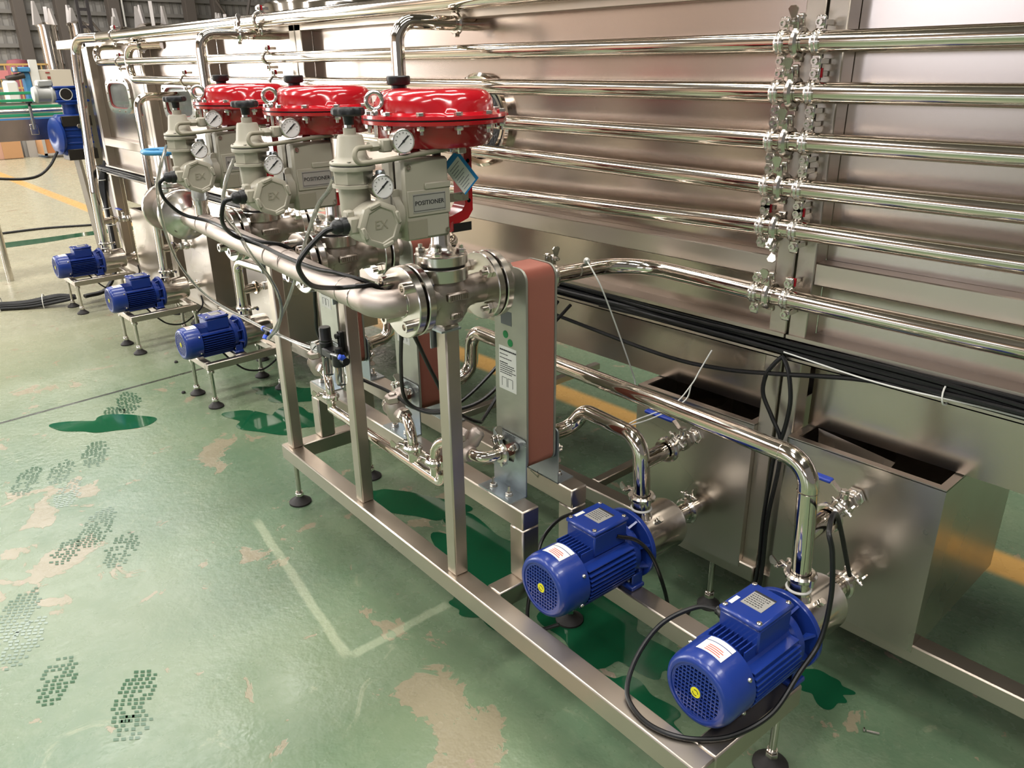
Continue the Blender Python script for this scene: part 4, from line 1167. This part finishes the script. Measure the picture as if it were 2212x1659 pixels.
# ------------------------------------------------------------------ pumps
def pump(label, ox, oy, oz, frame, gland):
    """ox, oy: middle of the fan cover face; oz: shaft height; the shaft runs along +y"""
    t = thing('blue_pump', label, 'pump', (ox, oy + .2, oz - .095), frame, 'blue motor pumps')
    P = lambda x, y, z: (ox + x, oy + y, oz + z)
    ay = (0, 1, 0)
    cover = MB().lathe([(.067, .001), (.072, 0), (.079, .003), (.085, .012), (.088, .028), (.088, .092), (.084, .094), (.067, .094)], P(0, 0, 0), ay, 56, closed=True)
    c = part('fan_cover', cover, 'blue_paint', t)
    part('fan_dark', MB().cyl(P(0, .018, 0), P(0, .022, 0), .0665, 36), 'hole_black', c)
    g = MB()
    n, w, R = 6, .0013, .067
    for k in range(-n, n + 1):
        d = k * .0098
        if abs(d) < R:
            l = math.sqrt(R * R - d * d)
            g.box(P(d - w, .003, -l), P(d + w, .007, l)).box(P(-l, .0032, d - w), P(l, .0068, d + w))
    for a in range(0, 360, 6):                     # solid border of the grille
        t0, t1 = math.radians(a), math.radians(a + 6)
        g.add([P(.061 * math.cos(t0), .0028, .061 * math.sin(t0)), P(.069 * math.cos(t0), .0028, .069 * math.sin(t0)), P(.069 * math.cos(t1), .0028, .069 * math.sin(t1)), P(.061 * math.cos(t1), .0028, .061 * math.sin(t1))], [(0, 1, 2, 3)])
    g.cyl(P(0, .002, 0), P(0, .007, 0), .015, 20)
    part('fan_grille', g, 'blue_paint', c)
    b = part('direction_badge', MB().cyl(P(0, .0005, 0), P(0, .002, 0), .0125, 24), 'badge_yellow', c, 'round yellow badge with black arrows')
    ar = MB()
    for s in (0, PI):
        for k in range(7):
            t0, t1 = s + k * .3, s + k * .3 + .3
            ar.add([P(r * math.cos(q), .0002, r * math.sin(q)) for r, q in ((.006, t0), (.008, t0), (.008, t1), (.006, t1))], [(0, 1, 2, 3)])
    part('arrow_marks', ar, 'print_black', b)
    for a in (.5, PI - .5, PI + .6, -.6):
        part('cover_screw', MB().ball(P(.088 * math.cos(a), .078, .088 * math.sin(a)), .006, 8), 'bright_steel', c)
    def arc(y0, y1, a0, a1, r, m, nm, par, lab=None):
        q = MB()
        k = 8
        vs = [P(r * math.cos(a0 + (a1 - a0) * i / k), y, r * math.sin(a0 + (a1 - a0) * i / k)) for y in (y0, y1) for i in range(k + 1)]
        return part(nm, q.add(vs, [(i, i + 1, k + 2 + i, k + 1 + i) for i in range(k)]), m, par, lab)
    lb = arc(.034, .072, 1.2, 1.95, .0888, 'paper_white', 'warning_label', c, 'white warning label with red print')
    for i in range(4):
        arc(.040 + i * .006, .0425 + i * .006, 1.3 + .05 * (i % 2), 1.75, .0891, 'print_red', 'red_print', lb)
    arc(.074, .088, 1.2, 1.95, .0888, 'paper_white', 'caution_strip', c)
    hs = MB().lathe([(.066, .094), (.070, .098), (.070, .268), (.080, .272), (.080, .292), (.062, .296), (.062, .312)], P(0, 0, 0), ay, 40)
    part('motor_housing', hs, 'blue_paint', t)
    fn = MB()
    for k in range(9):
        z = -.056 + k * .0125
        x = math.sqrt(max(0, .089 ** 2 - z * z))
        x0 = math.sqrt(.068 ** 2 - z * z)
        for s in (1, -1):
            fn.box(P(s * (x0 - .004), .097, z - .0016), P(s * max(x, x0 + .012), .266, z + .0016))
    for k in range(9):
        x = -.046 + k * .0115
        z1 = min(.083, math.sqrt(.094 ** 2 - x * x))
        fn.box(P(x - .0014, .097, .04), P(x + .0014, .145, z1)).box(P(x - .0014, .097, -.085), P(x + .0014, .266, -.04))
    part('cooling_fins', fn, 'blue_paint', t)
    fl = MB().lathe([(.050, .318), (.098, .318), (.100, .320), (.100, .331), (.098, .333), (.050, .333)], P(0, 0, 0), ay, 48)
    part('motor_flange', fl, 'blue_paint', t)
    for k in range(8):
        a = PI / 8 + k * PI / 4
        R = Matrix.Translation(P(0, 0, 0)) @ Matrix.Rotation(-a, 4, 'Y')
        part('flange_rib', MB().at(R).prism([(.268, .07), (.318, .07), (.318, .094), (.290, .079)], (0, 0, -.003), (0, 1, 0), (1, 0, 0), (0, 0, .006)), 'blue_paint', t)
    for s in (1, -1):
        m = part('motor_foot', MB().box(P(s * .035, .262, -.095), P(s * .082, .312, -.082), .003).box(P(s * .040, .300, -.086), P(s * .072, .314, -.04), .003).box(P(s * .068, .27, -.086), P(s * .074, .31, -.05), .002), 'blue_paint', t)
        part('foot_bolt', MB().bolt(P(s * .055, .28, -.082), (0, 0, 1), .010, .010), 'bright_steel', m)
    tb = part('terminal_box', MB().box(P(-.052, .138, .055), P(.052, .262, .118), .004), 'blue_paint', t)
    lid = part('box_lid', MB().box(P(-.055, .134, .118), P(.055, .266, .132), .005), 'blue_paint', tb)
    for a in (-.044, .044):
        for q in (.145, .255):
            part('lid_screw', MB().lathe([(.0062, 0), (.0062, .003), (.003, .0045)], P(a, q, .132), (0, 0, 1), 10), 'bright_steel', lid)
    npz = .1322
    pl = part('rating_plate', MB().box(P(-.028, .178, npz), P(.026, .238, npz + .001)), 'label_metal', tb, 'silver rating plate with printed rows')
    mb = MB().box(P(-.028, .232, npz + .001), P(.026, .238, npz + .0014))
    random.seed(4)
    for r in range(6):
        y = .224 - r * .0075
        x = -.024
        while x < .014:
            l = random.uniform(.002, .006)
            mb.box(P(x, y, npz + .001), P(x + l, y + .0022, npz + .0014))
            x += l + .002
    part('printed_rows', mb, 'print_black', pl, kind='stuff')
    part('white_tab', MB().box(P(-.046, .158, npz), P(-.036, .19, npz + .0008)), 'paper_white', tb)
    if gland:
        part('cable_gland', MB().lathe([(.010, -.004), (.014, 0), (.014, .012), (.011, .016), (.011, .024), (.007, .028)], P(-.052, .165, .088), (-1, 0, 0), 8), 'black_plastic', tb)
    pb = MB().lathe([(.060, .333), (.080, .334), (.080, .344), (.0745, .346), (.0745, .486), (.071, .497), (.060, .503), (.030, .505)], P(0, 0, 0), ay, 48)
    part('pump_casing', pb, 'bright_steel', t)
    part('suction_nozzle', MB().lathe([(.027, .500), (.024, .506), (.024, .575), (.033, .577), (.033, .584)], P(0, 0, 0), ay, 28), 'polished_steel', t)
    part('discharge_nozzle', MB().lathe([(.036, .062), (.030, .078), (.026, .086), (.026, .118), (.034, .121), (.034, .128)], P(0, .375, 0), (0, 0, 1), 28), 'polished_steel', t)
    part('white_seal', MB().torus(P(0, .375, .092), (0, 0, 1), .027, .0035, 28, 8), 'white_plastic', t)
    part('vent_plug', MB().hexn(P(.045, .40, .060), (.55, 0, .83), .010, .012), 'bright_steel', t)
    return t
pump('blue pump nearest the camera on the end of the skid', -.776, 1.128, .352, 'S', True)
pump('blue pump farther back on the skid beside the heat exchangers', -1.262, 1.118, .352, 'S', False)
for n, (lab, x) in enumerate((('blue pump on the nearest of the three small stands', -3.86), ('blue pump on the middle of the three small stands', -4.97), ('blue pump on the farthest small stand by the floor cables', -6.13))):
    q = pump(lab, x, 1.25, .334, 'W', False)
    q.scale = (.92, .92, .92)
    w = ('nearest', 'middle', 'farthest')[n]
    t = thing('pump_stand', f'low stainless stand with adjustable feet under the {w} stand pump', 'stand', (x, 1.53, 0), group='pump stands')
    a, b, y0, y1 = x - .148, x + .125, 1.335, 1.735
    for nm, q0, q1 in (('side_bar', (a, y0, .2), (a + .035, y1, .236)), ('side_bar', (b - .035, y0, .2), (b, y1, .236)), ('end_bar', (a + .035, y0, .2), (b - .035, y0 + .035, .236)), ('end_bar', (a + .035, y1 - .035, .2), (b - .035, y1, .236)), ('cross_bar', (a + .035, 1.50, .2), (b - .035, 1.56, .239))):
        part(nm, MB().box(q0, q1, .003), 'tube_steel', t)
    for fx in (a + .018, b - .018):
        for fy in (y0 + .018, y1 - .018):
            foot(t, fx, fy, .2, .038)
    triclamp(f'tri-clamp between the {w} stand pump and its outlet riser', (x, 1.611, .446), (0, 0, 1), .023, (.9, .4, 0))
triclamp('tri-clamp on the outlet riser of the nearest skid pump', (-.776, 1.503, .480), (0, 0, 1), .024, (-.9, .3, 0), 'S')
triclamp('tri-clamp on the suction side of the nearest skid pump', (-.776, 1.712, .352), (0, 1, 0), .025, (.5, 0, .85), 'S')
triclamp('tri-clamp on the outlet riser of the farther skid pump', (-1.262, 1.493, .480), (0, 0, 1), .024, (-.9, .3, 0), 'S')
triclamp('tri-clamp on the suction side of the farther skid pump', (-1.262, 1.702, .352), (0, 1, 0), .025, (0, 0, 1), 'S')
pipe('short suction pipe between the nearest skid pump and its tank', [(-.776, 1.712, .352), (-.776, 1.765, .352)], .024, frame='S')
pipe('short suction pipe between the farther skid pump and its tank', [(-1.262, 1.702, .352), (-1.262, 1.745, .352)], .024, frame='S')
# outlet pipes
pipe('long pipe from the nearest skid pump running back to the middle heat exchanger', [(-.776, 1.503, .480), (-.790, 1.50, .772), (-2.045, 1.50, .772), (-2.06, 1.50, .605), (-2.069, 1.40, .60)], .0235, [.065, .055, .06], frame='S', rings=[((-.787, 1.50, .70), (0, 0, 1)), ((-.86, 1.50, .772), (1, 0, 0))])
pipe('short bent pipe from the farther skid pump to the nearest heat exchanger', [(-1.262, 1.493, .480), (-1.275, 1.49, .655), (-1.50, 1.495, .660), (-1.535, 1.48, .60), (-1.54, 1.40, .60)], .0235, [.06, .045, .045], frame='S')
pipe('long pipe from the nearest stand pump running to the farthest heat exchanger', [(-3.86, 1.611, .446), (-3.86, 1.611, .695), tuple(SW((-2.62, 1.52, .72))), tuple(SW((-2.60, 1.50, .61))), tuple(SW((-2.598, 1.40, .60)))], .0235, [.06, .05, .05])
pipe('curved return pipe behind the farthest heat exchanger', [tuple(SW((-2.36, 1.56, .86))), tuple(SW((-2.27, 1.56, .86))), tuple(SW((-2.24, 1.54, .74))), tuple(SW((-2.40, 1.52, .68)))], .0235, .05)
def ballvalve(label, o, yend, frame='W'):
    """branch with a ball valve; o: on the riser, ends in the tank at yend"""
    x, y, z = o
    t = thing('ball_valve', label, 'valve', (x, y, z), frame, 'ball valves with blue levers')
    L = yend - y
    part('branch_pipe', MB().cyl((x, y, z), (x, y + L * .38, z), .0235, 20), 'polished_steel', t)
    part('reducer', MB().lathe([(.033, 0), (.033, .012), (.018, .03), (.016, .04)], (x, y + L * .40, z), (0, 1, 0), 24), 'polished_steel', t)
    part('white_seal', MB().torus((x, y + L * .40 + .044, z), (0, 1, 0), .0155, .004, 20, 6), 'white_plastic', t)
    y1 = y + L * .40 + .046
    part('valve_body', MB().hexn((x, y1, z), (0, 1, 0), .022, .02).lathe([(.019, .02), (.025, .03), (.026, .045), (.019, .055)], (x, y1, z), (0, 1, 0), 20).hexn((x, y1 + .055, z), (0, 1, 0), .023, .022).lathe([(.017, .077), (.02, .08), (.02, .10)], (x, y1, z), (0, 1, 0), 16).cyl((x, y1 + .038, z), (x, y1 + .038, z + .036), .011, 12).hexn((x, y1 + .038, z + .036), (0, 0, 1), .010, .010), 'bright_steel', t)
    part('tank_socket', MB().hexn((x, y1 + .095, z), (0, 1, 0), .026, .014).cyl((x, y1 + .10, z), (x, yend, z), .018, 14), 'bright_steel', t)
    hy, hz = y1 + .038, z + .040
    hd = part('lever', MB().prism([(-.012, -.004), (.010, -.004), (.010, 0), (-.012, 0)], (x, hy - .008, hz), (1, 0, 0), (0, 0, 1), (0, .016, 0)).prism([(-.012, -.004), (-.012, 0), (-.035, .018), (-.036, .014)], (x, hy - .008, hz), (1, 0, 0), (0, 0, 1), (0, .016, 0)), 'bright_steel', t)
    part('lever_grip', MB().box((x - .135, hy - .011, hz + .011), (x - .034, hy + .011, hz + .021), .003), 'handle_blue', hd)
    return t
ballvalve('ball valve with blue lever on the tank beside the nearest skid pump', tuple(SW((-.783, 1.50, .585))), 1.80)
triclamp('tri-clamp before the ball valve beside the nearest skid pump', SW((-.783, 1.50, .585)) + V((0, .115, 0)), (0, 1, 0), .0235, (.5, 0, .85))
ballvalve('ball valve with blue lever on the tank beside the farther skid pump', tuple(SW((-1.268, 1.49, .585))), 1.80)
triclamp('tri-clamp before the ball valve beside the farther skid pump', SW((-1.268, 1.49, .585)) + V((0, .115, 0)), (0, 1, 0), .0235, (.5, 0, .85))
ballvalve('ball valve with blue lever behind the nearest stand pump riser', (-3.86, 1.611, .54), 1.80)
ballvalve('ball valve with blue lever behind the middle stand pump riser', (-4.975, 1.613, .58), 1.80)
ballvalve('small ball valve with blue lever near the far machine corner', (-6.13, 1.62, .60), 1.80)
# pump cables
flex('motor_cable', 'black cable looping round the nearest pump and over the skid corner', 'cable', [(-.852, 1.293, .44), (-.90, 1.28, .425), (-.948, 1.22, .38), (-.957, 1.15, .32), (-.928, 1.085, .275), (-.868, 1.059, .264), (-.805, 1.063, .264), (-.747, 1.099, .264), (-.700, 1.17, .264), (-.672, 1.268, .285), (-.668, 1.353, .349), (-.665, 1.42, .404), (-.667, 1.44, .513), (-.68, 1.44, .617), (-.70, 1.45, .66), (-.735, 1.55, .64), (-.75, 1.70, .40)], .0058, 'cable_black')
flex('motor_cable', 'black cable leaving the terminal box of the farther skid pump', 'cable', [(-1.21, 1.34, .44), (-1.19, 1.40, .41), (-1.16, 1.43, .36), (-1.145, 1.47, .25), (-1.16, 1.53, .12), (-1.19, 1.62, .02), (-1.22, 1.70, .008)], .0055, 'cable_black')
flex('motor_cable', 'black cable arching behind the farther skid pump to the floor', 'cable', [(-1.30, 1.36, .42), (-1.36, 1.37, .43), (-1.43, 1.345, .39), (-1.463, 1.31, .33), (-1.44, 1.26, .29), (-1.40, 1.20, .22), (-1.375, 1.17, .16), (-1.34, 1.18, .14), (-1.30, 1.22, .16)], .0055, 'cable_black')
for x, w in ((-3.86, 'nearest'), (-4.97, 'middle'), (-6.13, 'farthest')):
    flex('motor_cable', f'thin black cable hanging in a loop under the {w} pump stand', 'cable', [(x + .02, 1.46, .245), (x + .03, 1.50, .19), (x + .04, 1.56, .13), (x + .05, 1.64, .11), (x + .06, 1.71, .14), (x + .05, 1.79, .20), (x + .03, 1.80, .26)], .005, 'cable_black', 'W')
# temperature probe wires
t = thing('temperature_probe', 'small probe with white tape on the bent pipe, white wire hanging down', 'sensor', (-1.47, 1.67, 1.06))
part('probe_head', MB().hexn((-1.46, 1.60, 1.085), (.5, -.6, .5), .010, .018), 'bright_steel', t)
part('tape_wrap', MB().lathe([(.008, 0), (.0095, .004), (.008, .012), (.004, .02)], (-1.451, 1.589, 1.094), (.5, -.6, .5), 10), 'white_plastic', t)
part('probe_wire', MB().sweep(spline([(-1.442, 1.579, 1.10), (-1.42, 1.58, 1.075), (-1.403, 1.60, 1.025), (-1.407, 1.67, .904), (-1.414, 1.75, .76), (-1.421, 1.785, .70), (-1.421, 1.795, .66)], 10), .0022, 6), 'white_plastic', t)
solo('probe_wire', MB().sweep(spline([(-1.16, 1.79, .86), (-1.18, 1.77, .80), (-1.19, 1.75, .76), (-1.22, 1.71, .70), (-1.28, 1.62, .66), (-1.32, 1.57, .62)], 8), .002, 6).sweep(spline([(-1.19, 1.75, .76), (-1.20, 1.735, .71), (-1.25, 1.66, .665), (-1.30, 1.60, .64)], 8), .002, 6), 'white_plastic', 'forked thin white wire hanging in front of the dark tank opening', 'wire')
solo('thin_wire', MB().sweep(spline([(-1.28, 1.50, .42), (-1.36, 1.47, .40), (-1.46, 1.47, .42), (-1.50, 1.42, .49)], 8), .0015, 6), 'bright_steel', 'thin steel wire between the rear beam and a pump riser', 'wire')
# small loose parts on the floor
solo('loose_bolt', MB().cyl((-.545, 1.70, .004), (-.518, 1.715, .004), .003, 8).hexn((-.548, 1.698, .006), (-.9, -.45, 0), .006, .004), 'bright_steel', 'small loose bolt lying on the floor near the skid end', 'bolt')
for n, (x, y) in enumerate(((-4.55, 1.45), (-4.05, 1.30), (-3.98, 1.36))):
    solo('rubber_plug', MB().lathe([(.010, 0), (.011, .006), (.007, .012)], (x, y, 0), (0, 0, 1), 10), 'black_rubber', ['small black plug on the floor between two pump stands', 'small black plug on the floor left of the nearest stand', 'small black plug beside a foot of the nearest stand'][n], 'plug')
random.seed(9)
mbs = []
for i in range(12):
    dx, dz = random.uniform(-.05, .05), random.uniform(.008, .05)
    pts = [(-6.27 + dx * .4, 1.38, .06 + dz * .3), (-6.35 + dx, 1.28, .03 + dz), (-6.45 + dx, 1.10, .008 + dz * .8), (-6.6 + dx, .85, .008 + dz * .7), (-6.75 + dx, .5, .008 + dz * .6), (-6.9 + dx, .1, .008 + dz * .6)]
    solo('floor_cable', MB().sweep(spline(pts, 6), .011, 7, True), 'cable_black', 'black cable in the thick bundle on the floor by the farthest stand', 'cable', group='black cables bundled on the floor')
for k, (y, x) in enumerate(((.95, -6.53), (.6, -6.7), (1.2, -6.4))):
    solo('cable_tie', MB().torus((x, y, .035), (-.35, -.95, 0), .06, .003, 18, 6), 'white_plastic', ['white tie on the floor cable bundle, middle one', 'white tie on the floor cable bundle nearest the picture edge', 'white tie on the floor cable bundle nearest the stand'][k], 'cable tie')
solo('tray_tie', MB().torus((-.555, 1.800, .908), (1, 0, .1), .024, .002, 16, 6), 'white_plastic', 'white tie round the black tray cables at the right', 'cable tie')
flex('far_cable', 'black cable lying straight across the far floor at the left', 'cable', [(-9.78, 1.0, .012), (-9.758, 1.577, .012), (-9.743, 2.013, .012), (-9.56, 2.498, .012), (-9.4, 3.2, .012)], .012, 'cable_black', 'W')
# ------------------------------------------------------------------ things beyond the machine
t = thing('conveyor', 'conveyor line with green guide rails crossing at the far left', 'conveyor', (-7.45, 0, 0))
part('side_panel', MB().box((-7.30, -3, 1.09), (-7.295, 1.82, 1.245)), 'panel_steel', t)
part('side_panel', MB().box((-7.62, -3, 1.09), (-7.615, 1.82, 1.245)), 'panel_steel', t)
part('wear_strip', MB().box((-7.31, -3, 1.245), (-7.29, 1.82, 1.256)), 'blue_strip', t)
part('belt', MB().box((-7.60, -3, 1.225), (-7.32, 1.82, 1.24)), 'dark_steel', t)
for x, z, nm in ((-7.33, 1.335, 0), (-7.33, 1.275, 0), (-7.58, 1.43, 1), (-7.58, 1.375, 1)):
    part('guide_rail', MB().box((x - .006, -3, z - .011), (x + .006, 1.82, z + .011), .003), 'green_rail', t)
    if nm == 0 and z > 1.3:
        part('rail_bar', MB().cyl((x - .005, -3, 1.305), (x - .005, 1.82, 1.305), .014, 12), 'bright_steel', t)
part('far_panel', MB().box((-7.60, -3, 1.24), (-7.597, 1.82, 1.36)), 'cabinet_cream', t)
for y in (1.585, .8):
    k = part('rail_post', MB().cyl((-7.285, y, 1.17), (-7.285, y, 1.34), .013, 12).box((-7.295, y - .028, 1.13), (-7.288, y + .028, 1.21), .003), 'bright_steel', t)
    part('clamp_knob', MB().lathe([(.010, 0), (.010, .02), (.026, .022), (.026, .034)], (-7.285, y, 1.34), (0, 0, 1), 10), 'black_plastic', k)
for y in (1.2, -1.0):
    part('conveyor_leg', MB().cyl((-7.46, y, 0), (-7.46, y, 1.09), .025, 12), 'bright_steel', t)
t = thing('gear_drive', 'blue worm gear drive bolted to the far end of the machine', 'gear motor', (-7.0, 1.78, .95))
bx = MB().box((-7.06, 1.665, .99), (-6.90, 1.895, 1.285), .02)
part('gear_case', bx, 'gear_blue', t)
part('case_ribs', MB().box((-6.905, 1.70, 1.17), (-6.893, 1.89, 1.185), .003).box((-6.905, 1.70, 1.12), (-6.893, 1.89, 1.135), .003).box((-6.905, 1.70, 1.07), (-6.893, 1.89, 1.085), .003), 'gear_blue', t)
part('input_flange', MB().lathe([(.13, 0), (.135, .01), (.135, .02), (.10, .035), (.05, .04), (.03, .03)], (-6.98, 1.67, 1.13), (.15, -1, 0), 32), 'gear_blue', t)
part('top_plate', MB().box((-7.03, 1.69, 1.20), (-6.885, 1.90, 1.275), .003), 'dark_steel', t)
part('plate_bolt', MB().hexn((-6.885, 1.80, 1.20), (1, 0, 0), .018, .015), 'bright_steel', t)
part('bottom_plate', MB().box((-7.05, 1.69, .955), (-6.885, 1.90, 1.035), .003), 'dark_steel', t)
part('drive_neck', MB().cyl((-6.98, 1.79, 1.28), (-6.98, 1.79, 1.37), .052, 20).lathe([(.075, 1.355), (.075, 1.37)], (-6.98, 1.79, 0), (0, 0, 1), 20), 'gear_blue', t)
wc = part('worm_case', MB().box((-7.05, 1.70, 1.385), (-6.92, 1.90, 1.47), .012).box((-7.06, 1.69, 1.37), (-6.91, 1.92, 1.387), .004).box((-7.06, 1.69, 1.468), (-6.91, 1.92, 1.485), .004), 'gear_blue', t)
part('shaft_cover', MB().lathe([(.036, 0), (.040, .002), (.040, .008)], (-6.92, 1.765, 1.428), (1, 0, 0), 24), 'dark_steel', wc)
part('cover_ring', MB().torus((-6.915, 1.765, 1.428), (1, 0, 0), .042, .004, 24, 8), 'white_plastic', wc)
part('motor', MB().lathe([(.062, 0), (.062, .02), (.054, .03), (.054, .11), (.06, .12), (.05, .14)], (-6.99, 1.70, 1.43), (0, -1, 0), 24), 'motor_grey', t)
part('motor_box', MB().box((-7.05, 1.60, 1.485), (-6.95, 1.70, 1.53), .008), 'motor_grey', t)
part('support_leg', MB().tube([(-6.95, 1.76, .96), (-6.90, 1.80, .04)], .028, 0, 4), 'tube_steel', t)
flex('drive_cable', 'black cable drooping from the gear drive to the left picture edge', 'cable', [(-6.95, 1.63, 1.02), (-6.9, 1.55, .93), (-6.85, 1.45, .87), (-6.8, 1.33, .86), (-6.8, 1.15, .88)], .010, 'cable_black', 'W')
for i in range(5):
    dx = -.012 + .006 * i
    solo('trunk_cable', MB().sweep(spline([(-6.60 + dx, 1.86, .96), (-6.58 + dx, 1.80 + dx, .80), (-6.56 + dx, 1.79, .60), (-6.50 + dx * 2, 1.77, .40), (-6.42 + dx, 1.74, .22), (-6.36 + dx, 1.62, .06), (-6.30 + dx, 1.45, .05)], 6), .013, 8), 'cable_black', 'black cable in the tied bundle running down to the farthest stand', 'cable', group='black cables tied in the vertical bundle')
for k, z in enumerate((.83, .62, .50)):
    solo('bundle_tie', MB().torus((-6.57 + .0 if z > .55 else -6.535, 1.79, z), (.1, 0, 1), .033, .004, 16, 6), 'white_plastic', ['white tie high on the vertical cable bundle', 'white tie halfway down the vertical cable bundle', 'white tie low on the vertical cable bundle'][k], 'cable tie')
# goods on the floor in the distance
t = thing('carton', 'pinkish brown carton on the floor at the left picture edge', 'box', (-18.6, 3.2, 0))
part('carton_body', MB().box((-18.9, 2.9, 0), (-18.3, 3.68, .42), .01), 'carton_pink', t)
part('side_face', MB().box((-18.29, 3.35, .01), (-18.28, 3.68, .41)), 'cardboard', t)
t = thing('plywood_crate', 'orange plywood crate with grey edges beyond the conveyor', 'crate', (-18.2, 4.3, 0))
part('crate_body', MB().box((-18.5, 3.98, .06), (-17.9, 4.6, .40), .006), 'plywood', t)
part('crate_edges', MB().box((-17.9, 3.97, .05), (-17.88, 4.02, .41)).box((-17.9, 3.97, .05), (-17.88, 4.6, .09)).box((-17.9, 3.97, .37), (-17.88, 4.6, .41)), 'crate_edge', t)
part('side_panel', MB().box((-18.5, 3.965, .06), (-17.9, 3.98, .40)), 'cardboard', t)
t = thing('folded_panels', 'stack of pale panels leaning between carton and crate', 'panels', (-18.5, 3.8, 0))
for k in range(3):
    part('panel', MB().box((-18.6 + .1 * k, 3.70 + .05 * k, 0), (-18.58 + .1 * k, 3.92 + .02 * k, .44)), 'wall_sheet', t)
t = thing('control_cabinet', 'cream control cabinet standing behind the conveyor', 'cabinet', (-20.2, 4.9, 0))
part('cabinet_body', MB().box((-20.4, 4.62, 0), (-20, 5.3, 1.605), .01), 'cabinet_cream', t)
part('cabinet_door', MB().box((-20, 4.50, .9), (-19.96, 4.66, 1.80), .006), 'paper_white', t)
part('meter', MB().box((-19.995, 4.79, 1.53), (-19.98, 4.87, 1.555)), 'gasket_red', t)
part('meter', MB().box((-19.995, 4.81, 1.42), (-19.98, 4.87, 1.47)), 'gasket_red', t)
t = thing('blue_machine', 'light blue packing machine far behind the conveyor', 'machine', (-20, 4.3, 0))
part('head', MB().box((-20.2, 4.20, 1.56), (-19.9, 4.50, 1.66), .02), 'machine_blue', t)
part('column', MB().box((-20.2, 4.36, 0), (-20.0, 4.50, 1.56), .02), 'machine_blue', t)
part('motor', MB().cyl((-19.95, 4.03, 1.43), (-19.95, 4.37, 1.50), .06, 14), 'dark_steel', t)
part('chute', MB().cyl((-19.9, 4.22, 1.58), (-19.9, 4.22, 1.66), .05, 12), 'bright_steel', t)
part('hood', MB().box((-20.1, 3.95, 0), (-19.8, 4.19, 1.40), .04), 'paper_white', t)
t = thing('yellow_railing', 'yellow safety railing in front of the far wall', 'railing', (-22, 4.6, 0))
part('top_bar', MB().box((-22.02, 3.2, 1.70), (-21.98, 5.4, 1.74)), 'rail_yellow', t)
part('low_bar', MB().box((-22.02, 3.2, 1.20), (-21.98, 5.4, 1.24)), 'rail_yellow', t)
for i in range(18):
    part('bar', MB().box((-22.012, 3.2 + i * .125, .1), (-21.988, 3.225 + i * .125, 1.70)), 'rail_yellow', t)
solo('pink_notice', MB().box((-21.97, 4.2, 1.42), (-21.96, 4.50, 1.60)), 'pink_sheet', 'pink notice sheet hung on the yellow railing', 'notice')
solo('red_drum', MB().lathe([(.24, 0), (.25, .03), (.25, 1.7), (.2, 1.82), (0, 1.85)], (-23.0, 4.95, 0), (0, 0, 1), 20), 'red_drum', 'dull red drum top behind the yellow railing', 'drum', loc=(-23, 4.95, 0))
def fin_tank(label, x, y, r, zt, fins, legs=1.0):
    t = thing('finned_tank', label, 'tank', (x, y, 0))
    part('shell', MB().lathe([(r, 0), (r, zt - r * .5), (r * 1.12, zt - r * .5), (r * 1.12, zt - r * .3), (r * .9, zt - .04), (r * .4, zt), (0, zt)], (x, y, 0), (0, 0, 1), 28), 'polished_steel', t)
    for a, h, d in fins:
        R = Matrix.Translation((x, y, zt - r * .35)) @ Matrix.Rotation(a, 4, 'Z')
        part('fin', MB().at(R).prism([(r * d - .10, 0), (r * d + .10, 0), (r * d + .03, h), (r * d - .01, h)], (0, -.04, 0), (1, 0, 0), (0, 0, 1), (0, .08, 0)), 'fin_grey', t)
    return t
fin_tank('slim polished tank topped with grey fins at the left', -22, 5.50, .20, 2.62, ((2.6, .40, .9), (4.9, .5, .9), (.6, .35, .9)))
fin_tank('slim polished tank with beige lid behind the ladder', -22, 6.18, .22, 2.66, ((3.6, .42, .9), (5.0, .35, .4)))
fin_tank('polished tank topped with four grey fins behind the topmost pipe', -22, 7.95, .40, 2.66, ((3.6, .55, .9), (4.6, .5, .9), (5.9, .6, .9), (.4, .5, .9)))
fin_tank('polished tank with grey fins left of the big drum', -22, 7.2, .24, 2.55, ((3.5, .5, .9), (5.0, .3, .9)))
fin_tank('polished tank with short fins far behind the topmost pipe', -22, 9.9, .32, 2.55, ((3.5, .5, .9), (4.3, .5, .9), (5.6, .45, .9), (.3, .4, .9)))
t = thing('big_drum', 'wide stainless drum standing behind the machine roof', 'tank', (-11.5, 7.0, 0))
part('shell', MB().lathe([(1.25, 0), (1.25, 2.46), (1.22, 2.5), (0, 2.56)], (-12, 7.3, 0), (0, 0, 1), 64), 'polished_steel', t)
t = thing('steel_ladder', 'dark steel ladder leaning among the far tanks', 'ladder', (-21, 6.1, 0))
for y in (5.96, 6.18):
    part('stile', MB().box((-21.03, y - .03, 0), (-20.97, y + .03, 3.6)), 'ladder_dark', t)
for i in range(9):
    part('rung', MB().box((-21.02, 5.98, .3 + i * .36), (-20.98, 6.16, .36 + i * .36)), 'ladder_dark', t)
part('brace', MB().tube([(-21, 6.0, 2.6), (-21, 6.5, 1.9)], .03, 0, 4).tube([(-21, 6.2, 2.6), (-21, 6.7, 1.9)], .03, 0, 4), 'column_grey', t)
t = thing('roof_brace', 'crossed steel wall braces near the top of the far wall', 'brace', (-25.5, 11.6, 0))
part('rod', MB().tube([(-25.6, 11.2, 3.5), (-25.6, 11.9, 2.4)], .04, 0, 4), 'column_grey', t)
part('rod', MB().tube([(-25.6, 12.0, 2.6), (-25.6, 12.3, 3.6)], .05, 0, 4), 'column_grey', t)
